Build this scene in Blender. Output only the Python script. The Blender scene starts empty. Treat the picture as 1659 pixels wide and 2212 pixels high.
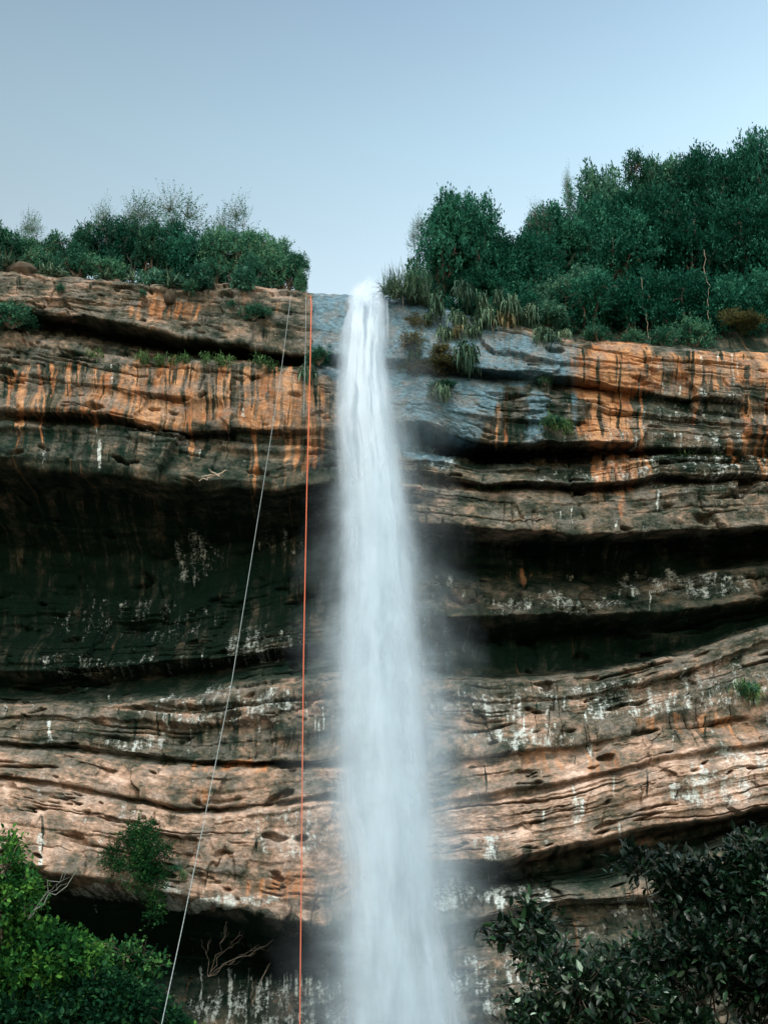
import bpy, math, random
import numpy as np
R = math.radians
C = bpy.context.scene
COL = C.collection
# ---------------------------------------------------------------- camera, world, sun, exposure
PW, PH, FPX, PITCH, CAMZ = 1659.0, 2212.0, 2371.8, R(22), 1.6
cd = bpy.data.cameras.new('camera'); cam = bpy.data.objects.new('camera', cd); COL.objects.link(cam)
cam.location = (0, 0, CAMZ); cam.rotation_euler = (R(90) + PITCH, 0, 0)
cd.sensor_fit = 'VERTICAL'; cd.angle = R(50); cd.clip_end = 3000; cd.clip_start = 0.05
C.camera = cam
SUN_EL, SUN_AZ = 63, 205          # azimuth clockwise from +Y: behind the camera, a little to the left
w = bpy.data.worlds.new('World'); C.world = w; w.use_nodes = True
wn, wl = w.node_tree.nodes, w.node_tree.links
sky = wn.new('ShaderNodeTexSky'); sky.sky_type = 'NISHITA'; sky.sun_disc = False
sky.sun_elevation = R(SUN_EL); sky.sun_rotation = R(SUN_AZ); sky.air_density = 1.0; sky.dust_density = 2.2; sky.ozone_density = 1.0
bgn = wn['Background']; bgn.inputs['Strength'].default_value = 0.12
tnt = wn.new('ShaderNodeMix'); tnt.data_type = 'RGBA'; tnt.blend_type = 'MULTIPLY'; tnt.inputs['Factor'].default_value = 1
# the sky pales towards the horizon
tc = wn.new('ShaderNodeTexCoord'); sx = wn.new('ShaderNodeSeparateXYZ'); wl.new(tc.outputs['Generated'], sx.inputs[0])
hr = wn.new('ShaderNodeValToRGB'); wl.new(sx.outputs[2], hr.inputs[0])
hr.color_ramp.elements[0].position = 0.46; hr.color_ramp.elements[0].color = (1.34, 1.05, 0.69, 1)
hr.color_ramp.elements[1].position = 0.80; hr.color_ramp.elements[1].color = (0.41, 0.43, 0.375, 1)
sc2 = wn.new('ShaderNodeVectorMath'); sc2.operation = 'SCALE'; 
mid_ = hr.color_ramp.elements.new(0.645); mid_.color = (0.84, 0.80, 0.56, 1)
side_ = wn.new('ShaderNodeMapRange'); wl.new(sx.outputs[0], side_.inputs[0]); side_.inputs[1].default_value = -0.5; side_.inputs[2].default_value = 0.5
side_.inputs[3].default_value = 0.50 * 3.1; side_.inputs[4].default_value = 1.33 * 3.1; wl.new(side_.outputs[0], sc2.inputs['Scale'])
wl.new(hr.outputs[0], sc2.inputs[0]); wl.new(sc2.outputs[0], tnt.inputs['B'])
wl.new(sky.outputs[0], tnt.inputs['A']); wl.new(tnt.outputs['Result'], bgn.inputs['Color'])
sd = bpy.data.lights.new('sun', 'SUN'); sd.energy = 2.0; sd.angle = R(12); sd.color = (1.0, 0.97, 0.93)
sun = bpy.data.objects.new('sun', sd); COL.objects.link(sun)
sun.rotation_euler = (R(90 - SUN_EL), 0, R(180 - SUN_AZ)); sun.location = (-20, -20, 60)
C.view_settings.view_transform = 'Standard'; C.view_settings.look = 'None'
C.view_settings.exposure = 0.70; C.view_settings.gamma = 1
C.render.engine = 'CYCLES'
C.cycles.transparent_max_bounces = 40; C.cycles.max_bounces = 6; C.cycles.diffuse_bounces = 2

# ---------------------------------------------------------------- helpers
def ray(px, py):
    x = (np.asarray(px, float) - PW / 2) / FPX; u = (PH / 2 - np.asarray(py, float)) / FPX
    return x, math.cos(PITCH) - u * math.sin(PITCH), math.sin(PITCH) + u * math.cos(PITCH)
def at(px, py, Y):
    x, y, z = ray(px, py); t = Y / y
    return x * t, y * t, CAMZ + z * t
def P(px, py, Y): return np.array([float(v) for v in at(px, py, Y)])
def px2m(py, Y):
    _, y, _ = ray(PW / 2, py); return Y / y / FPX * 1.0   # metres per picture pixel at depth Y (about)
_rs = np.random.RandomState(7)
_perm = _rs.permutation(4096); _gx = np.cos(_rs.rand(4096) * 6.2832); _gy = np.sin(_rs.rand(4096) * 6.2832)
def noise2(x, y, seed=0):
    x = np.asarray(x, float) + seed * 17.31; y = np.asarray(y, float) + seed * 9.77
    xi = np.floor(x).astype(np.int64); yi = np.floor(y).astype(np.int64); fx = x - xi; fy = y - yi
    u = fx * fx * fx * (fx * (fx * 6 - 15) + 10); v = fy * fy * fy * (fy * (fy * 6 - 15) + 10)
    def g(ix, iy, dx, dy):
        h = _perm[(_perm[(ix + seed * 131) & 4095] + iy) & 4095]; return _gx[h] * dx + _gy[h] * dy
    a = g(xi, yi, fx, fy); b = g(xi + 1, yi, fx - 1, fy); c = g(xi, yi + 1, fx, fy - 1); d = g(xi + 1, yi + 1, fx - 1, fy - 1)
    return (a + (b - a) * u + (c - a) * v + (a - b - c + d) * u * v) * 1.4
def fbm(x, y, o=4, seed=0, g=0.5):
    s = 0; a = 1; t = 0
    for i in range(o):
        s = s + a * noise2(x * 2 ** i, y * 2 ** i, seed + i * 3); t += a; a *= g
    return s / t
def sstep(a, b, x):
    t = np.clip((x - a) / (b - a), 0, 1); return t * t * (3 - 2 * t)
def mesh_np(name, co, faces, mat=None, uv=None, attrs=None, smooth=True):
    """co (n,3); faces (m,k) array"""
    me = bpy.data.meshes.new(name); n = len(co); m, k = faces.shape
    me.vertices.add(n); me.vertices.foreach_set('co', np.ascontiguousarray(co, dtype=np.float32).ravel())
    me.loops.add(m * k); me.loops.foreach_set('vertex_index', faces.astype(np.int32).ravel())
    me.polygons.add(m); me.polygons.foreach_set('loop_start', np.arange(0, m * k, k, dtype=np.int32))
    me.polygons.foreach_set('loop_total', np.full(m, k, dtype=np.int32))
    if smooth: me.polygons.foreach_set('use_smooth', np.ones(m, dtype=bool))
    if uv is not None:
        l = me.uv_layers.new(name='uv'); l.data.foreach_set('uv', uv[faces.ravel()].astype(np.float32).ravel())
    for nm, ar in (attrs or {}).items():
        if ar.ndim == 1:
            a = me.attributes.new(nm, 'FLOAT', 'POINT'); a.data.foreach_set('value', ar.astype(np.float32))
        else:
            a = me.attributes.new(nm, 'FLOAT_COLOR', 'POINT'); a.data.foreach_set('color', ar.astype(np.float32).ravel())
    me.update(); me.validate()
    if mat: me.materials.append(mat)
    return me
def link(name, me, parent=None):
    o = bpy.data.objects.new(name, me); COL.objects.link(o)
    if parent: o.parent = parent
    return o
def tag(o, label=None, cat=None, group=None, kind=None):
    for k, v in (('label', label), ('category', cat), ('group', group), ('kind', kind)):
        if v: o[k] = v
    return o
def empty(name, loc, rz=0, sc=(1, 1, 1)):
    o = bpy.data.objects.new(name, None); COL.objects.link(o); o.location = tuple(loc); o.rotation_euler = (0, 0, rz); o.scale = sc
    o.empty_display_size = 0.3
    return o
def copy_thing(src, loc, rz, sc):
    o = src.copy(); COL.objects.link(o); o.location = tuple(loc); o.rotation_euler = (0, 0, rz); o.scale = sc
    for k in list(o.keys()): del o[k]
    for ch in [c for c in COL.objects if c.parent == src]:
        c = ch.copy(); COL.objects.link(c); c.parent = o
    return o
class NT:
    """small node tree writer"""
    def __init__(s, name):
        s.m = bpy.data.materials.new(name); s.m.use_nodes = True; s.n = s.m.node_tree.nodes; s.l = s.m.node_tree.links
        s.n.clear(); s.out = s.n.new('ShaderNodeOutputMaterial')
    def put(s, sock, v):
        if isinstance(v, (int, float)): sock.default_value = v
        elif isinstance(v, tuple): sock.default_value = v if len(v) != 3 or sock.type == 'VECTOR' else v + (1,)
        else: s.l.new(v, sock)
    def math(s, op, a, b=0.0, c=0.0, clamp=False):
        n = s.n.new('ShaderNodeMath'); n.operation = op; n.use_clamp = clamp
        s.put(n.inputs[0], a); s.put(n.inputs[1], b); s.put(n.inputs[2], c); return n.outputs[0]
    def vec(s, x, y, z):
        n = s.n.new('ShaderNodeCombineXYZ'); s.put(n.inputs[0], x); s.put(n.inputs[1], y); s.put(n.inputs[2], z); return n.outputs[0]
    def noise(s, v, scale=1.0, detail=4.0, rough=0.5, dist=0.0):
        n = s.n.new('ShaderNodeTexNoise'); s.l.new(v, n.inputs['Vector']); n.inputs['Scale'].default_value = scale
        n.inputs['Detail'].default_value = detail; n.inputs['Roughness'].default_value = rough; n.inputs['Distortion'].default_value = dist
        return n.outputs['Fac']
    def mr(s, v, a, b, c=0.0, d=1.0, smooth=True):
        n = s.n.new('ShaderNodeMapRange'); n.interpolation_type = 'SMOOTHSTEP' if smooth else 'LINEAR'
        s.put(n.inputs['Value'], v)
        for k, x in (('From Min', a), ('From Max', b), ('To Min', c), ('To Max', d)): s.put(n.inputs[k], x)
        return n.outputs[0]
    def mix(s, f, a, b, mode='MIX'):
        n = s.n.new('ShaderNodeMix'); n.data_type = 'RGBA'; n.blend_type = mode
        s.put(n.inputs['Factor'], f); s.put(n.inputs['A'], a); s.put(n.inputs['B'], b); return n.outputs['Result']
    def attr(s, name):
        n = s.n.new('ShaderNodeAttribute'); n.attribute_name = name; return n
    def bsdf(s, col, rough=0.8, spec=0.3, normal=None):
        n = s.n.new('ShaderNodeBsdfPrincipled'); s.put(n.inputs['Base Color'], col); s.put(n.inputs['Roughness'], rough)
        s.put(n.inputs['Specular IOR Level'], spec)
        if normal is not None: s.l.new(normal, n.inputs['Normal'])
        return n.outputs[0]
    def bump(s, h, strength=0.5, dist=0.1):
        n = s.n.new('ShaderNodeBump'); s.l.new(h, n.inputs['Height']); n.inputs['Strength'].default_value = strength
        n.inputs['Distance'].default_value = dist; return n.outputs[0]
    def pos(s):
        g = s.n.new('ShaderNodeNewGeometry'); x = s.n.new('ShaderNodeSeparateXYZ'); s.l.new(g.outputs['Position'], x.inputs[0])
        return g.outputs['Position'], x.outputs[0], x.outputs[1], x.outputs[2]
    def end(s, sh): s.l.new(sh, s.out.inputs['Surface']); return s.m

# ---------------------------------------------------------------- materials
def rock_material():
    t = NT('sandstone'); p, x, y, z = t.pos()
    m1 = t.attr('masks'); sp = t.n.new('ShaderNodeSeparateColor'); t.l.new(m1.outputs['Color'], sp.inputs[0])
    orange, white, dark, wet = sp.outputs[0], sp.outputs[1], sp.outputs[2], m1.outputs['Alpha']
    tan = t.attr('tan').outputs['Fac']; bed = t.attr('bed').outputs['Fac']
    warp = t.noise(p, 0.5, 3)
    xs = t.math('ADD', x, t.math('MULTIPLY', warp, 0.6))
    s1 = t.noise(t.vec(t.math('MULTIPLY', xs, 3.0), 0.0, t.math('MULTIPLY', z, 0.16)), 1, 5, 0.62)
    s2 = t.noise(t.vec(t.math('MULTIPLY', xs, 3.6), 3.0, t.math('MULTIPLY', z, 0.42)), 1, 5, 0.65)
    s3 = t.noise(t.vec(t.math('MULTIPLY', xs, 2.0), 7.0, t.math('MULTIPLY', z, 0.12)), 1, 4, 0.65)
    b1 = t.noise(t.vec(t.math('MULTIPLY', x, 0.5), 11.0, t.math('MULTIPLY', bed, 2.4)), 1, 6, 0.66)
    bl = t.noise(p, 0.8, 6, 0.65); gr = t.noise(p, 7.0, 6, 0.7); fl = t.noise(t.vec(t.math('MULTIPLY', x, 3.4), y, t.math('MULTIPLY', bed, 6.5)), 1, 5, 0.65)
    lum = t.math('ADD', t.math('MULTIPLY', t.mr(b1, 0.3, 0.7), 0.27), t.math('ADD', t.math('MULTIPLY', t.mr(bl, 0.3, 0.7), 0.50), t.math('MULTIPLY', t.mr(fl, 0.3, 0.7), 0.23)))
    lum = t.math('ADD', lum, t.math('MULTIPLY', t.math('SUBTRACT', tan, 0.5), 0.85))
    rp = t.n.new('ShaderNodeValToRGB'); t.l.new(lum, rp.inputs[0]); e = rp.color_ramp.elements
    e[0].position = 0.0; e[0].color = (0.006, 0.018, 0.013, 1); e[1].position = 1.0; e[1].color = (0.58, 0.44, 0.365, 1)  # low stops hold the teal of shadow in the rock colour
    for q, c in ((0.28, (0.034, 0.044, 0.034)), (0.5, (0.112, 0.098, 0.074)), (0.75, (0.335, 0.228, 0.172))):
        k = rp.color_ramp.elements.new(q); k.color = c + (1,)
    col = rp.outputs[0]
    # orange iron stains
    fo = t.mr(t.math('ADD', orange, t.math('MULTIPLY', t.math('SUBTRACT', s1, 0.5), 2.6)), 0.30, 0.85)
    oc = t.mix(t.mr(bl, 0.35, 0.65), (0.30, 0.125, 0.055), (0.50, 0.275, 0.145))
    col = t.mix(t.math('MULTIPLY', fo, 0.92), col, oc)
    # dark varnish streaks, plus cave shade painted near-black
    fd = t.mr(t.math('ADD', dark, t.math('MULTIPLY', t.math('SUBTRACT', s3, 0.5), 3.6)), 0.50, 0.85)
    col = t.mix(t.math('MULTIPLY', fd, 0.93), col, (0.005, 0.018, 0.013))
    # wet film; blue of the reflected sky painted into its colour
    wc = t.mix(t.mr(fl, 0.35, 0.7), (0.025, 0.080, 0.110), (0.105, 0.220, 0.295))
    fw = t.mr(t.math('ADD', wet, t.math('MULTIPLY', t.math('SUBTRACT', s3, 0.5), 0.9)), 0.30, 0.72)
    col = t.mix(fw, col, wc)
    # white mineral drips
    pn = t.noise(t.vec(t.math('MULTIPLY', x, 1.5), 5.0, t.math('MULTIPLY', z, 1.0)), 1, 6, 0.7)
    fwh = t.mr(t.math('ADD', t.math('ADD', white, t.math('MULTIPLY', t.math('SUBTRACT', s2, 0.5), 1.7)), t.math('ADD', t.math('MULTIPLY', t.math('SUBTRACT', pn, 0.5), 1.8), t.math('MULTIPLY', t.math('SUBTRACT', gr, 0.5), 1.6))), 0.44, 0.98)
    pn2 = t.noise(t.vec(t.math('MULTIPLY', x, 0.9), 15.0, t.math('MULTIPLY', z, 1.1)), 1, 7, 0.7)
    col = t.mix(t.math('MULTIPLY', t.math('MULTIPLY', t.mr(pn2, 0.45, 0.62), t.mr(tan, 0.08, 0.40)), 0.6), col, t.mix(gr, (0.05, 0.055, 0.05), (0.30, 0.275, 0.25)))
    col = t.mix(t.math('MULTIPLY', fwh, 0.9), col, (0.52, 0.59, 0.59))
    col = t.mix(0.75, col, t.mix(gr, (0.15, 0.15, 0.15), (1.85, 1.85, 1.85)), 'MULTIPLY')
    h = t.math('ADD', t.math('MULTIPLY', fl, 0.8), t.math('ADD', t.math('MULTIPLY', gr, 0.45), t.math('MULTIPLY', bl, 0.5)))
    nb = t.bump(h, 0.85, 0.2)
    return t.end(t.bsdf(col, t.math('SUBTRACT', 0.92, t.math('MULTIPLY', fw, 0.45)), t.math('ADD', 0.05, t.math('MULTIPLY', fw, 0.4)), nb))
def leaf_material(name, c1, c2, c3, rough=0.6, spec=0.06, trans=0.3, pale=None):
    t = NT(name); a = t.attr('tint').outputs['Fac']; oi = t.n.new('ShaderNodeObjectInfo').outputs['Random']; p = t.pos()[0]
    n = t.noise(p, 0.9, 2)
    f = t.math('ADD', a, t.math('ADD', t.math('MULTIPLY', t.math('SUBTRACT', oi, 0.5), 0.45), t.math('MULTIPLY', t.math('SUBTRACT', n, 0.5), 1.0)))
    rp = t.n.new('ShaderNodeValToRGB'); t.l.new(f, rp.inputs[0]); e = rp.color_ramp.elements
    e[0].position = 0.1; e[0].color = c1 + (1,); e[1].position = 1.0; e[1].color = c3 + (1,)
    k = rp.color_ramp.elements.new(0.6); k.color = c2 + (1,)
    if pale: e[-1].position = .97; q = rp.color_ramp.elements.new(1.0); q.color = pale + (1,)  # palest tint paints glints onto a few leaves
    b = t.bsdf(rp.outputs[0], rough, spec)
    tr = t.n.new('ShaderNodeBsdfTranslucent'); t.l.new(rp.outputs[0], tr.inputs[0])
    mx = t.n.new('ShaderNodeMixShader'); mx.inputs[0].default_value = trans; t.l.new(b, mx.inputs[1]); t.l.new(tr.outputs[0], mx.inputs[2])
    return t.end(mx.outputs[0])
def plain(name, c1, c2, rough=0.8, scale=6.0, spec=0.3):
    t = NT(name); p = t.pos()[0]; n = t.noise(p, scale, 5, 0.6)
    return t.end(t.bsdf(t.mix(t.mr(n, 0.3, 0.7), c1, c2), rough, spec, t.bump(n, 0.4, 0.03)))
def water_material(name, a0, a1, edge, sx, sz, seed, col=(0.62, 0.74, 0.87), topfade=0.3, lo=0.35, hi=0.65):
    """falling water: streaks run down the sheet, u across (-1..1), v metres fallen"""
    t = NT(name); uv = t.n.new('ShaderNodeUVMap'); uv.uv_map = 'uv'; s = t.n.new('ShaderNodeSeparateXYZ'); t.l.new(uv.outputs[0], s.inputs[0])
    u, v = s.outputs[0], s.outputs[1]
    wob = t.noise(t.vec(t.math('MULTIPLY', v, 0.35), seed * 3.1, 0.0), 1, 3)
    uu = t.math('ADD', u, t.math('MULTIPLY', t.math('SUBTRACT', wob, 0.5), 0.12))
    st = t.noise(t.vec(t.math('MULTIPLY', uu, sx), t.math('MULTIPLY', v, sz), seed * 5.7), 1, 4, 0.55, 0.1)
    e = t.math('SUBTRACT', 1.0, t.math('ABSOLUTE', u))
    ew = t.math('ADD', e, t.math('MULTIPLY', t.math('SUBTRACT', t.noise(t.vec(u, t.math('MULTIPLY', v, 0.5), seed * 1.3), 1, 4, 0.6), 0.5), edge * 0.8))
    em = t.math('MULTIPLY', t.mr(ew, 0.0, edge), t.mr(e, 0.0, 0.12))
    tf = t.attr('fade').outputs['Fac']
    al = t.math('MULTIPLY', t.math('MULTIPLY', em, t.mr(st, lo, hi, a0, a1)), tf, clamp=True)
    d = t.n.new('ShaderNodeBsdfDiffuse'); t.put(d.inputs[0], col); tl = t.n.new('ShaderNodeBsdfTranslucent'); t.put(tl.inputs[0], col)
    m = t.n.new('ShaderNodeMixShader'); m.inputs[0].default_value = 0.4; t.l.new(d.outputs[0], m.inputs[1]); t.l.new(tl.outputs[0], m.inputs[2])
    tp = t.n.new('ShaderNodeBsdfTransparent'); f = t.n.new('ShaderNodeMixShader')
    t.l.new(al, f.inputs[0]); t.l.new(tp.outputs[0], f.inputs[1]); t.l.new(m.outputs[0], f.inputs[2])
    return t.end(f.outputs[0])
M = {}
M['rock'] = rock_material()
M['soil'] = plain('soil', (0.03, 0.028, 0.02), (0.08, 0.06, 0.04), 0.95, 2.0)
M['bark'] = plain('bark', (0.05, 0.042, 0.033), (0.16, 0.13, 0.10), 0.9, 12)
M['pale_bark'] = plain('pale_bark', (0.22, 0.18, 0.14), (0.38, 0.33, 0.27), 0.9, 12)
M['grey_bark'] = plain('grey_bark', (0.10, 0.12, 0.11), (0.20, 0.22, 0.20), 0.9, 12)
M['pool'] = plain('pool_water', (0.03, 0.06, 0.06), (0.05, 0.09, 0.09), 0.08, 1.0, 0.5)

# ---------------------------------------------------------------- the cliff
Y0 = 45.0
CP = [0, 200, 400, 600, 720, 880, 1050, 1250, 1450, 1659]
ROWS = [
 # picture height of each bedding line at the ten columns, and how far it lies behind (+) or before (-) the base wall
 ([580,600,618,628,632,636,690,732,750,770], [1.6,1.6,1.6,2.2,3.2,3.2,2.5,1.6,1,1]),
 ([596,614,634,648,655,665,712,750,768,790], [.6,.6,.6,1.0,2.2,2.2,1.4,.7,.2,.2]),
 ([640,655,680,700,715,735,765,790,812,835], [.1,.1,.1,.5,1.6,1.6,.8,.2,-.1,-.1]),
 ([665,690,735,752,768,775,800,812,850,870], [-.2,-.2,-.1,.2,1.4,1.7,.5,.1,0,0]),
 ([682,722,768,778,790,800,816,832,862,885], [1.6,2.4,3.2,3.2,3.2,2.0,2.6,1.3,.2,.2]),
 ([698,748,778,786,798,812,830,845,872,900], [.9,1.0,.8,.9,1.4,1.8,1.0,.9,.2,.2]),
 ([712,762,784,792,806,822,842,858,884,915], [.25,.2,.1,.2,.9,1.6,.6,.5,0,0]),
 ([885,893,920,925,930,900,945,955,955,960], [-.7,-.7,-.6,-.2,.7,1.5,.1,.1,-.4,-.4]),
 ([905,912,935,938,945,955,985,985,972,978], [.3,.3,.2,.5,1.0,2.6,5.6,4.4,.3,.1]),
 ([917,925,947,955,962,985,1012,1012,990,995], [-.3,-.3,-.3,-.1,.6,1.8,1.0,.8,-.3,-.3]),
 ([985,995,1025,1030,1008,1010,1035,1040,1025,1025], [-.6,-.6,-.6,-.4,.7,1.4,.5,.2,-.5,-.5]),
 ([1008,1022,1048,1052,1040,1032,1050,1056,1040,1038], [-.3,-.3,-.2,-.2,.3,1.7,1.7,1.5,.8,.5]),
 ([1050,1065,1080,1075,1062,1045,1062,1064,1052,1048], [2.6,2.4,2.2,1.8,1.6,1.5,1.0,.8,-.2,-.3]),
 ([1180,1200,1190,1160,1140,1120,1140,1155,1145,1140], [6.5,6.2,5.6,5.0,4.2,1.4,.4,0,-.5,-.6]),
 ([1290,1300,1290,1250,1220,1160,1175,1180,1165,1155], [7.4,7.0,5.8,5.0,4.6,3.2,4.0,4.0,2.8,1.9]),
 ([1370,1370,1355,1310,1290,1235,1242,1250,1235,1200], [7.4,6.8,5.4,4.4,3.8,3.8,4.8,4.8,3.6,2.4]),
 ([1400,1398,1380,1345,1320,1255,1262,1270,1252,1218], [6.4,5.6,4.4,3.6,2.8,2.6,3.0,2.9,1.6,.8]),
 ([1448,1440,1425,1400,1385,1325,1322,1322,1318,1285], [5.2,4.4,3.6,3.0,2.5,2.0,1.8,1.7,1.0,.2]),
 ([1490,1482,1462,1425,1415,1390,1380,1375,1360,1320], [6.8,6.4,5.6,4.8,4.0,3.4,4.8,5.0,4.2,2.6]),
 ([1512,1514,1500,1462,1448,1448,1462,1448,1412,1340], [5.6,5.2,4.4,3.2,2.4,3.0,5.0,5.0,3.8,2.2]),
 ([1524,1526,1514,1476,1464,1464,1476,1462,1426,1356], [2.8,2.6,2.0,1.3,1.2,1.5,1.6,1.5,.9,.3]),
 ([1598,1610,1636,1640,1640,1560,1575,1560,1520,1450], [1.8,1.5,1.1,.9,.9,1.0,.9,.6,.1,-.4]),
 ([1608,1622,1646,1650,1650,1650,1630,1605,1572,1545], [2.3,2.1,1.9,1.7,1.5,.9,.7,.3,-.3,-.8]),
 ([1620,1634,1658,1660,1660,1662,1640,1615,1582,1556], [1.2,1.0,.8,.7,.7,1.0,.9,.6,.0,-.6]),
 ([1672,1700,1745,1732,1712,1745,1715,1680,1630,1600], [.6,.4,.2,.2,.3,.2,-.1,-.5,-.9,-1.2]),
 ([1680,1708,1754,1742,1722,1755,1725,1690,1640,1610], [1.3,1.2,1.1,.8,.8,.6,.4,.1,-.5,-.8]),
 ([1690,1718,1764,1752,1732,1765,1735,1700,1650,1620], [.3,.1,0,0,.1,.2,-.2,-.6,-1.1,-1.4]),
 ([1870,1895,1935,1985,2005,1865,1862,1822,1778,1742], [-.9,-1,-1,-.8,-.4,-.6,-.9,-1.4,-1.8,-2.1]),
 ([1888,1912,1950,1996,2020,1880,1880,1845,1800,1752], [.3,.2,.2,.2,.2,.2,1.8,1.9,1.2,-.3]),
 ([1915,1940,1975,2030,2050,1895,1905,1880,1835,1770], [3.2,3.2,3.0,2.6,1.8,.4,2.0,2.2,1.6,.3]),
 ([2030,2040,2070,2090,2095,1925,1925,1898,1858,1790], [7.6,7.4,7.0,6.4,5.0,-.4,-.4,-.6,-1.0,-1.5]),
 ([2110,2105,2115,2115,2115,2010,1975,1940,1930,1880], [3.0,2.8,2.6,2.2,1.8,-.6,-1,-1.4,-1.7,-2.2]),
 ([2230,2230,2230,2230,2230,2022,1990,1955,1945,1895], [1.8,1.7,1.6,1.5,1.4,-.2,-.3,-.6,-1.0,-1.6]),
 ([2360,2360,2360,2360,2360,2160,2140,2120,2110,2080], [1.2,1.2,1.2,1.2,1.2,-.8,-1.2,-1.7,-2,-2.4]),
 ([2700,2700,2700,2700,2700,2700,2700,2700,2700,2700], [0,0,0,0,0,-1,-1.5,-2,-2.5,-3]),
]
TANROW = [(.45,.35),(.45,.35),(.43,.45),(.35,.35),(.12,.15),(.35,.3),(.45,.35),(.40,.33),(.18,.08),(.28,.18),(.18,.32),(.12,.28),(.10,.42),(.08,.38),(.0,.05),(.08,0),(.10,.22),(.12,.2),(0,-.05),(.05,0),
 (.46,.40),(.36,.44),(.26,.52),(.56,.58),(.66,.72),(.60,.66),(.74,.80),(.68,.68),(.46,.34),(0,.05),(-.1,.12),(.05,.35),(.28,.28),(.28,.32),(.3,.3)]  # rock tone per bedding line; recess lines lowered to paint their shade
XA, XB, NX = -620, 2280, 1500
pxs = np.concatenate([np.linspace(XA, -40, 180, endpoint=False), np.linspace(-40, 1700, NX - 360, endpoint=False), np.linspace(1700, XB, 180)])
def row_eval(i):
    py = np.interp(pxs, CP, ROWS[i][0]); d = np.interp(pxs, CP, ROWS[i][1])
    k = np.hanning(61); k /= k.sum(); py = np.convolve(np.pad(py, 30, 'edge'), k, 'valid'); d = np.convolve(np.pad(d, 30, 'edge'), k, 'valid')
    py = py + 11 * fbm(pxs / 170, np.full(NX, i * 0.33), 4, 2, 0.55) + 2.5 * fbm(pxs / 22, np.full(NX, i * 0.5), 3, 9)
    if i in (4, 8, 14, 15, 18, 29, 30):      # a recess opens and closes along its length
        m_ = (np.interp(pxs, CP, ROWS[i - 1][1]) + np.interp(pxs, CP, ROWS[i + 1][1])) / 2
        f_ = sstep(-0.42, 0.10, fbm(pxs / 210 + i * 3.7, np.full(NX, i * 1.3), 3, 12)); f_ = 1 - (1 - f_) * 0.75 * sstep(760, 1000, pxs)
        d = m_ + (d - m_) * f_
    d = d + 0.55 * fbm(pxs / 150, np.full(NX, i * 0.9), 3, 5)
    return py, d
g_py, g_x, g_y, g_z, g_b, g_t = [], [], [], [], [], []
rows3 = []
for i in range(len(ROWS)):
    py, d = row_eval(i)
    if i: py = np.maximum(py, rows3[-1][0] + 2.5)
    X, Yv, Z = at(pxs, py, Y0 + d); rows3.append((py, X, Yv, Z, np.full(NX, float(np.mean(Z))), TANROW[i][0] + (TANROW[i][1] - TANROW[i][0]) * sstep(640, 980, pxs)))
# plateau behind the brink, wooded slope on the right
py0, X0, Yt, Z0, b0, t0_ = rows3[0]
rise = sstep(930, 1150, pxs)
top = []
for back, zl, zr in ((110, -1.0, 50), (60, -0.5, 36), (26, -0.4, 24), (10, -0.2, 12), (4.0, -0.05, 4.8), (1.2, 0.02, 1.0)):
    zz = Z0 + (1 - rise) * zl + rise * zr + 0.02 * back * fbm(pxs / 200, np.full(NX, back), 3, 6)
    top.append((py0, X0 * (1 + back / 60), Yt + back, zz, b0, t0_))
rows3 = top + rows3
def emit(a):
    for L, v in zip((g_py, g_x, g_y, g_z, g_b, g_t), a): L.append(v)
NR = len(rows3)
for i in range(NR - 1):
    A, B = rows3[i], rows3[i + 1]
    n = 8 if i < len(top) else max(3, int(np.mean(B[0] - A[0]) / 1.7))
    if i == NR - 2: n = 60
    for k in range(n):
        f = k / n; emit([A[j] * (1 - f) + B[j] * f for j in range(6)])
emit(rows3[-1])
PY, GX, GY, GZ, GB, GT = [np.array(a) for a in (g_py, g_x, g_y, g_z, g_b, g_t)]
NRr = GX.shape[0]; PX = np.broadcast_to(pxs, (NRr, NX))
def smooth_rows(A, r):
    k = np.hanning(2 * r + 3)[1:-1]; k /= k.sum(); Ap = np.pad(A, ((r, r), (0, 0)), 'edge'); o = np.zeros_like(A)
    for j in range(2 * r + 1): o += k[j] * Ap[j:j + A.shape[0]]
    return o
GY = smooth_rows(GY, 3); GZ = smooth_rows(GZ, 1)
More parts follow.
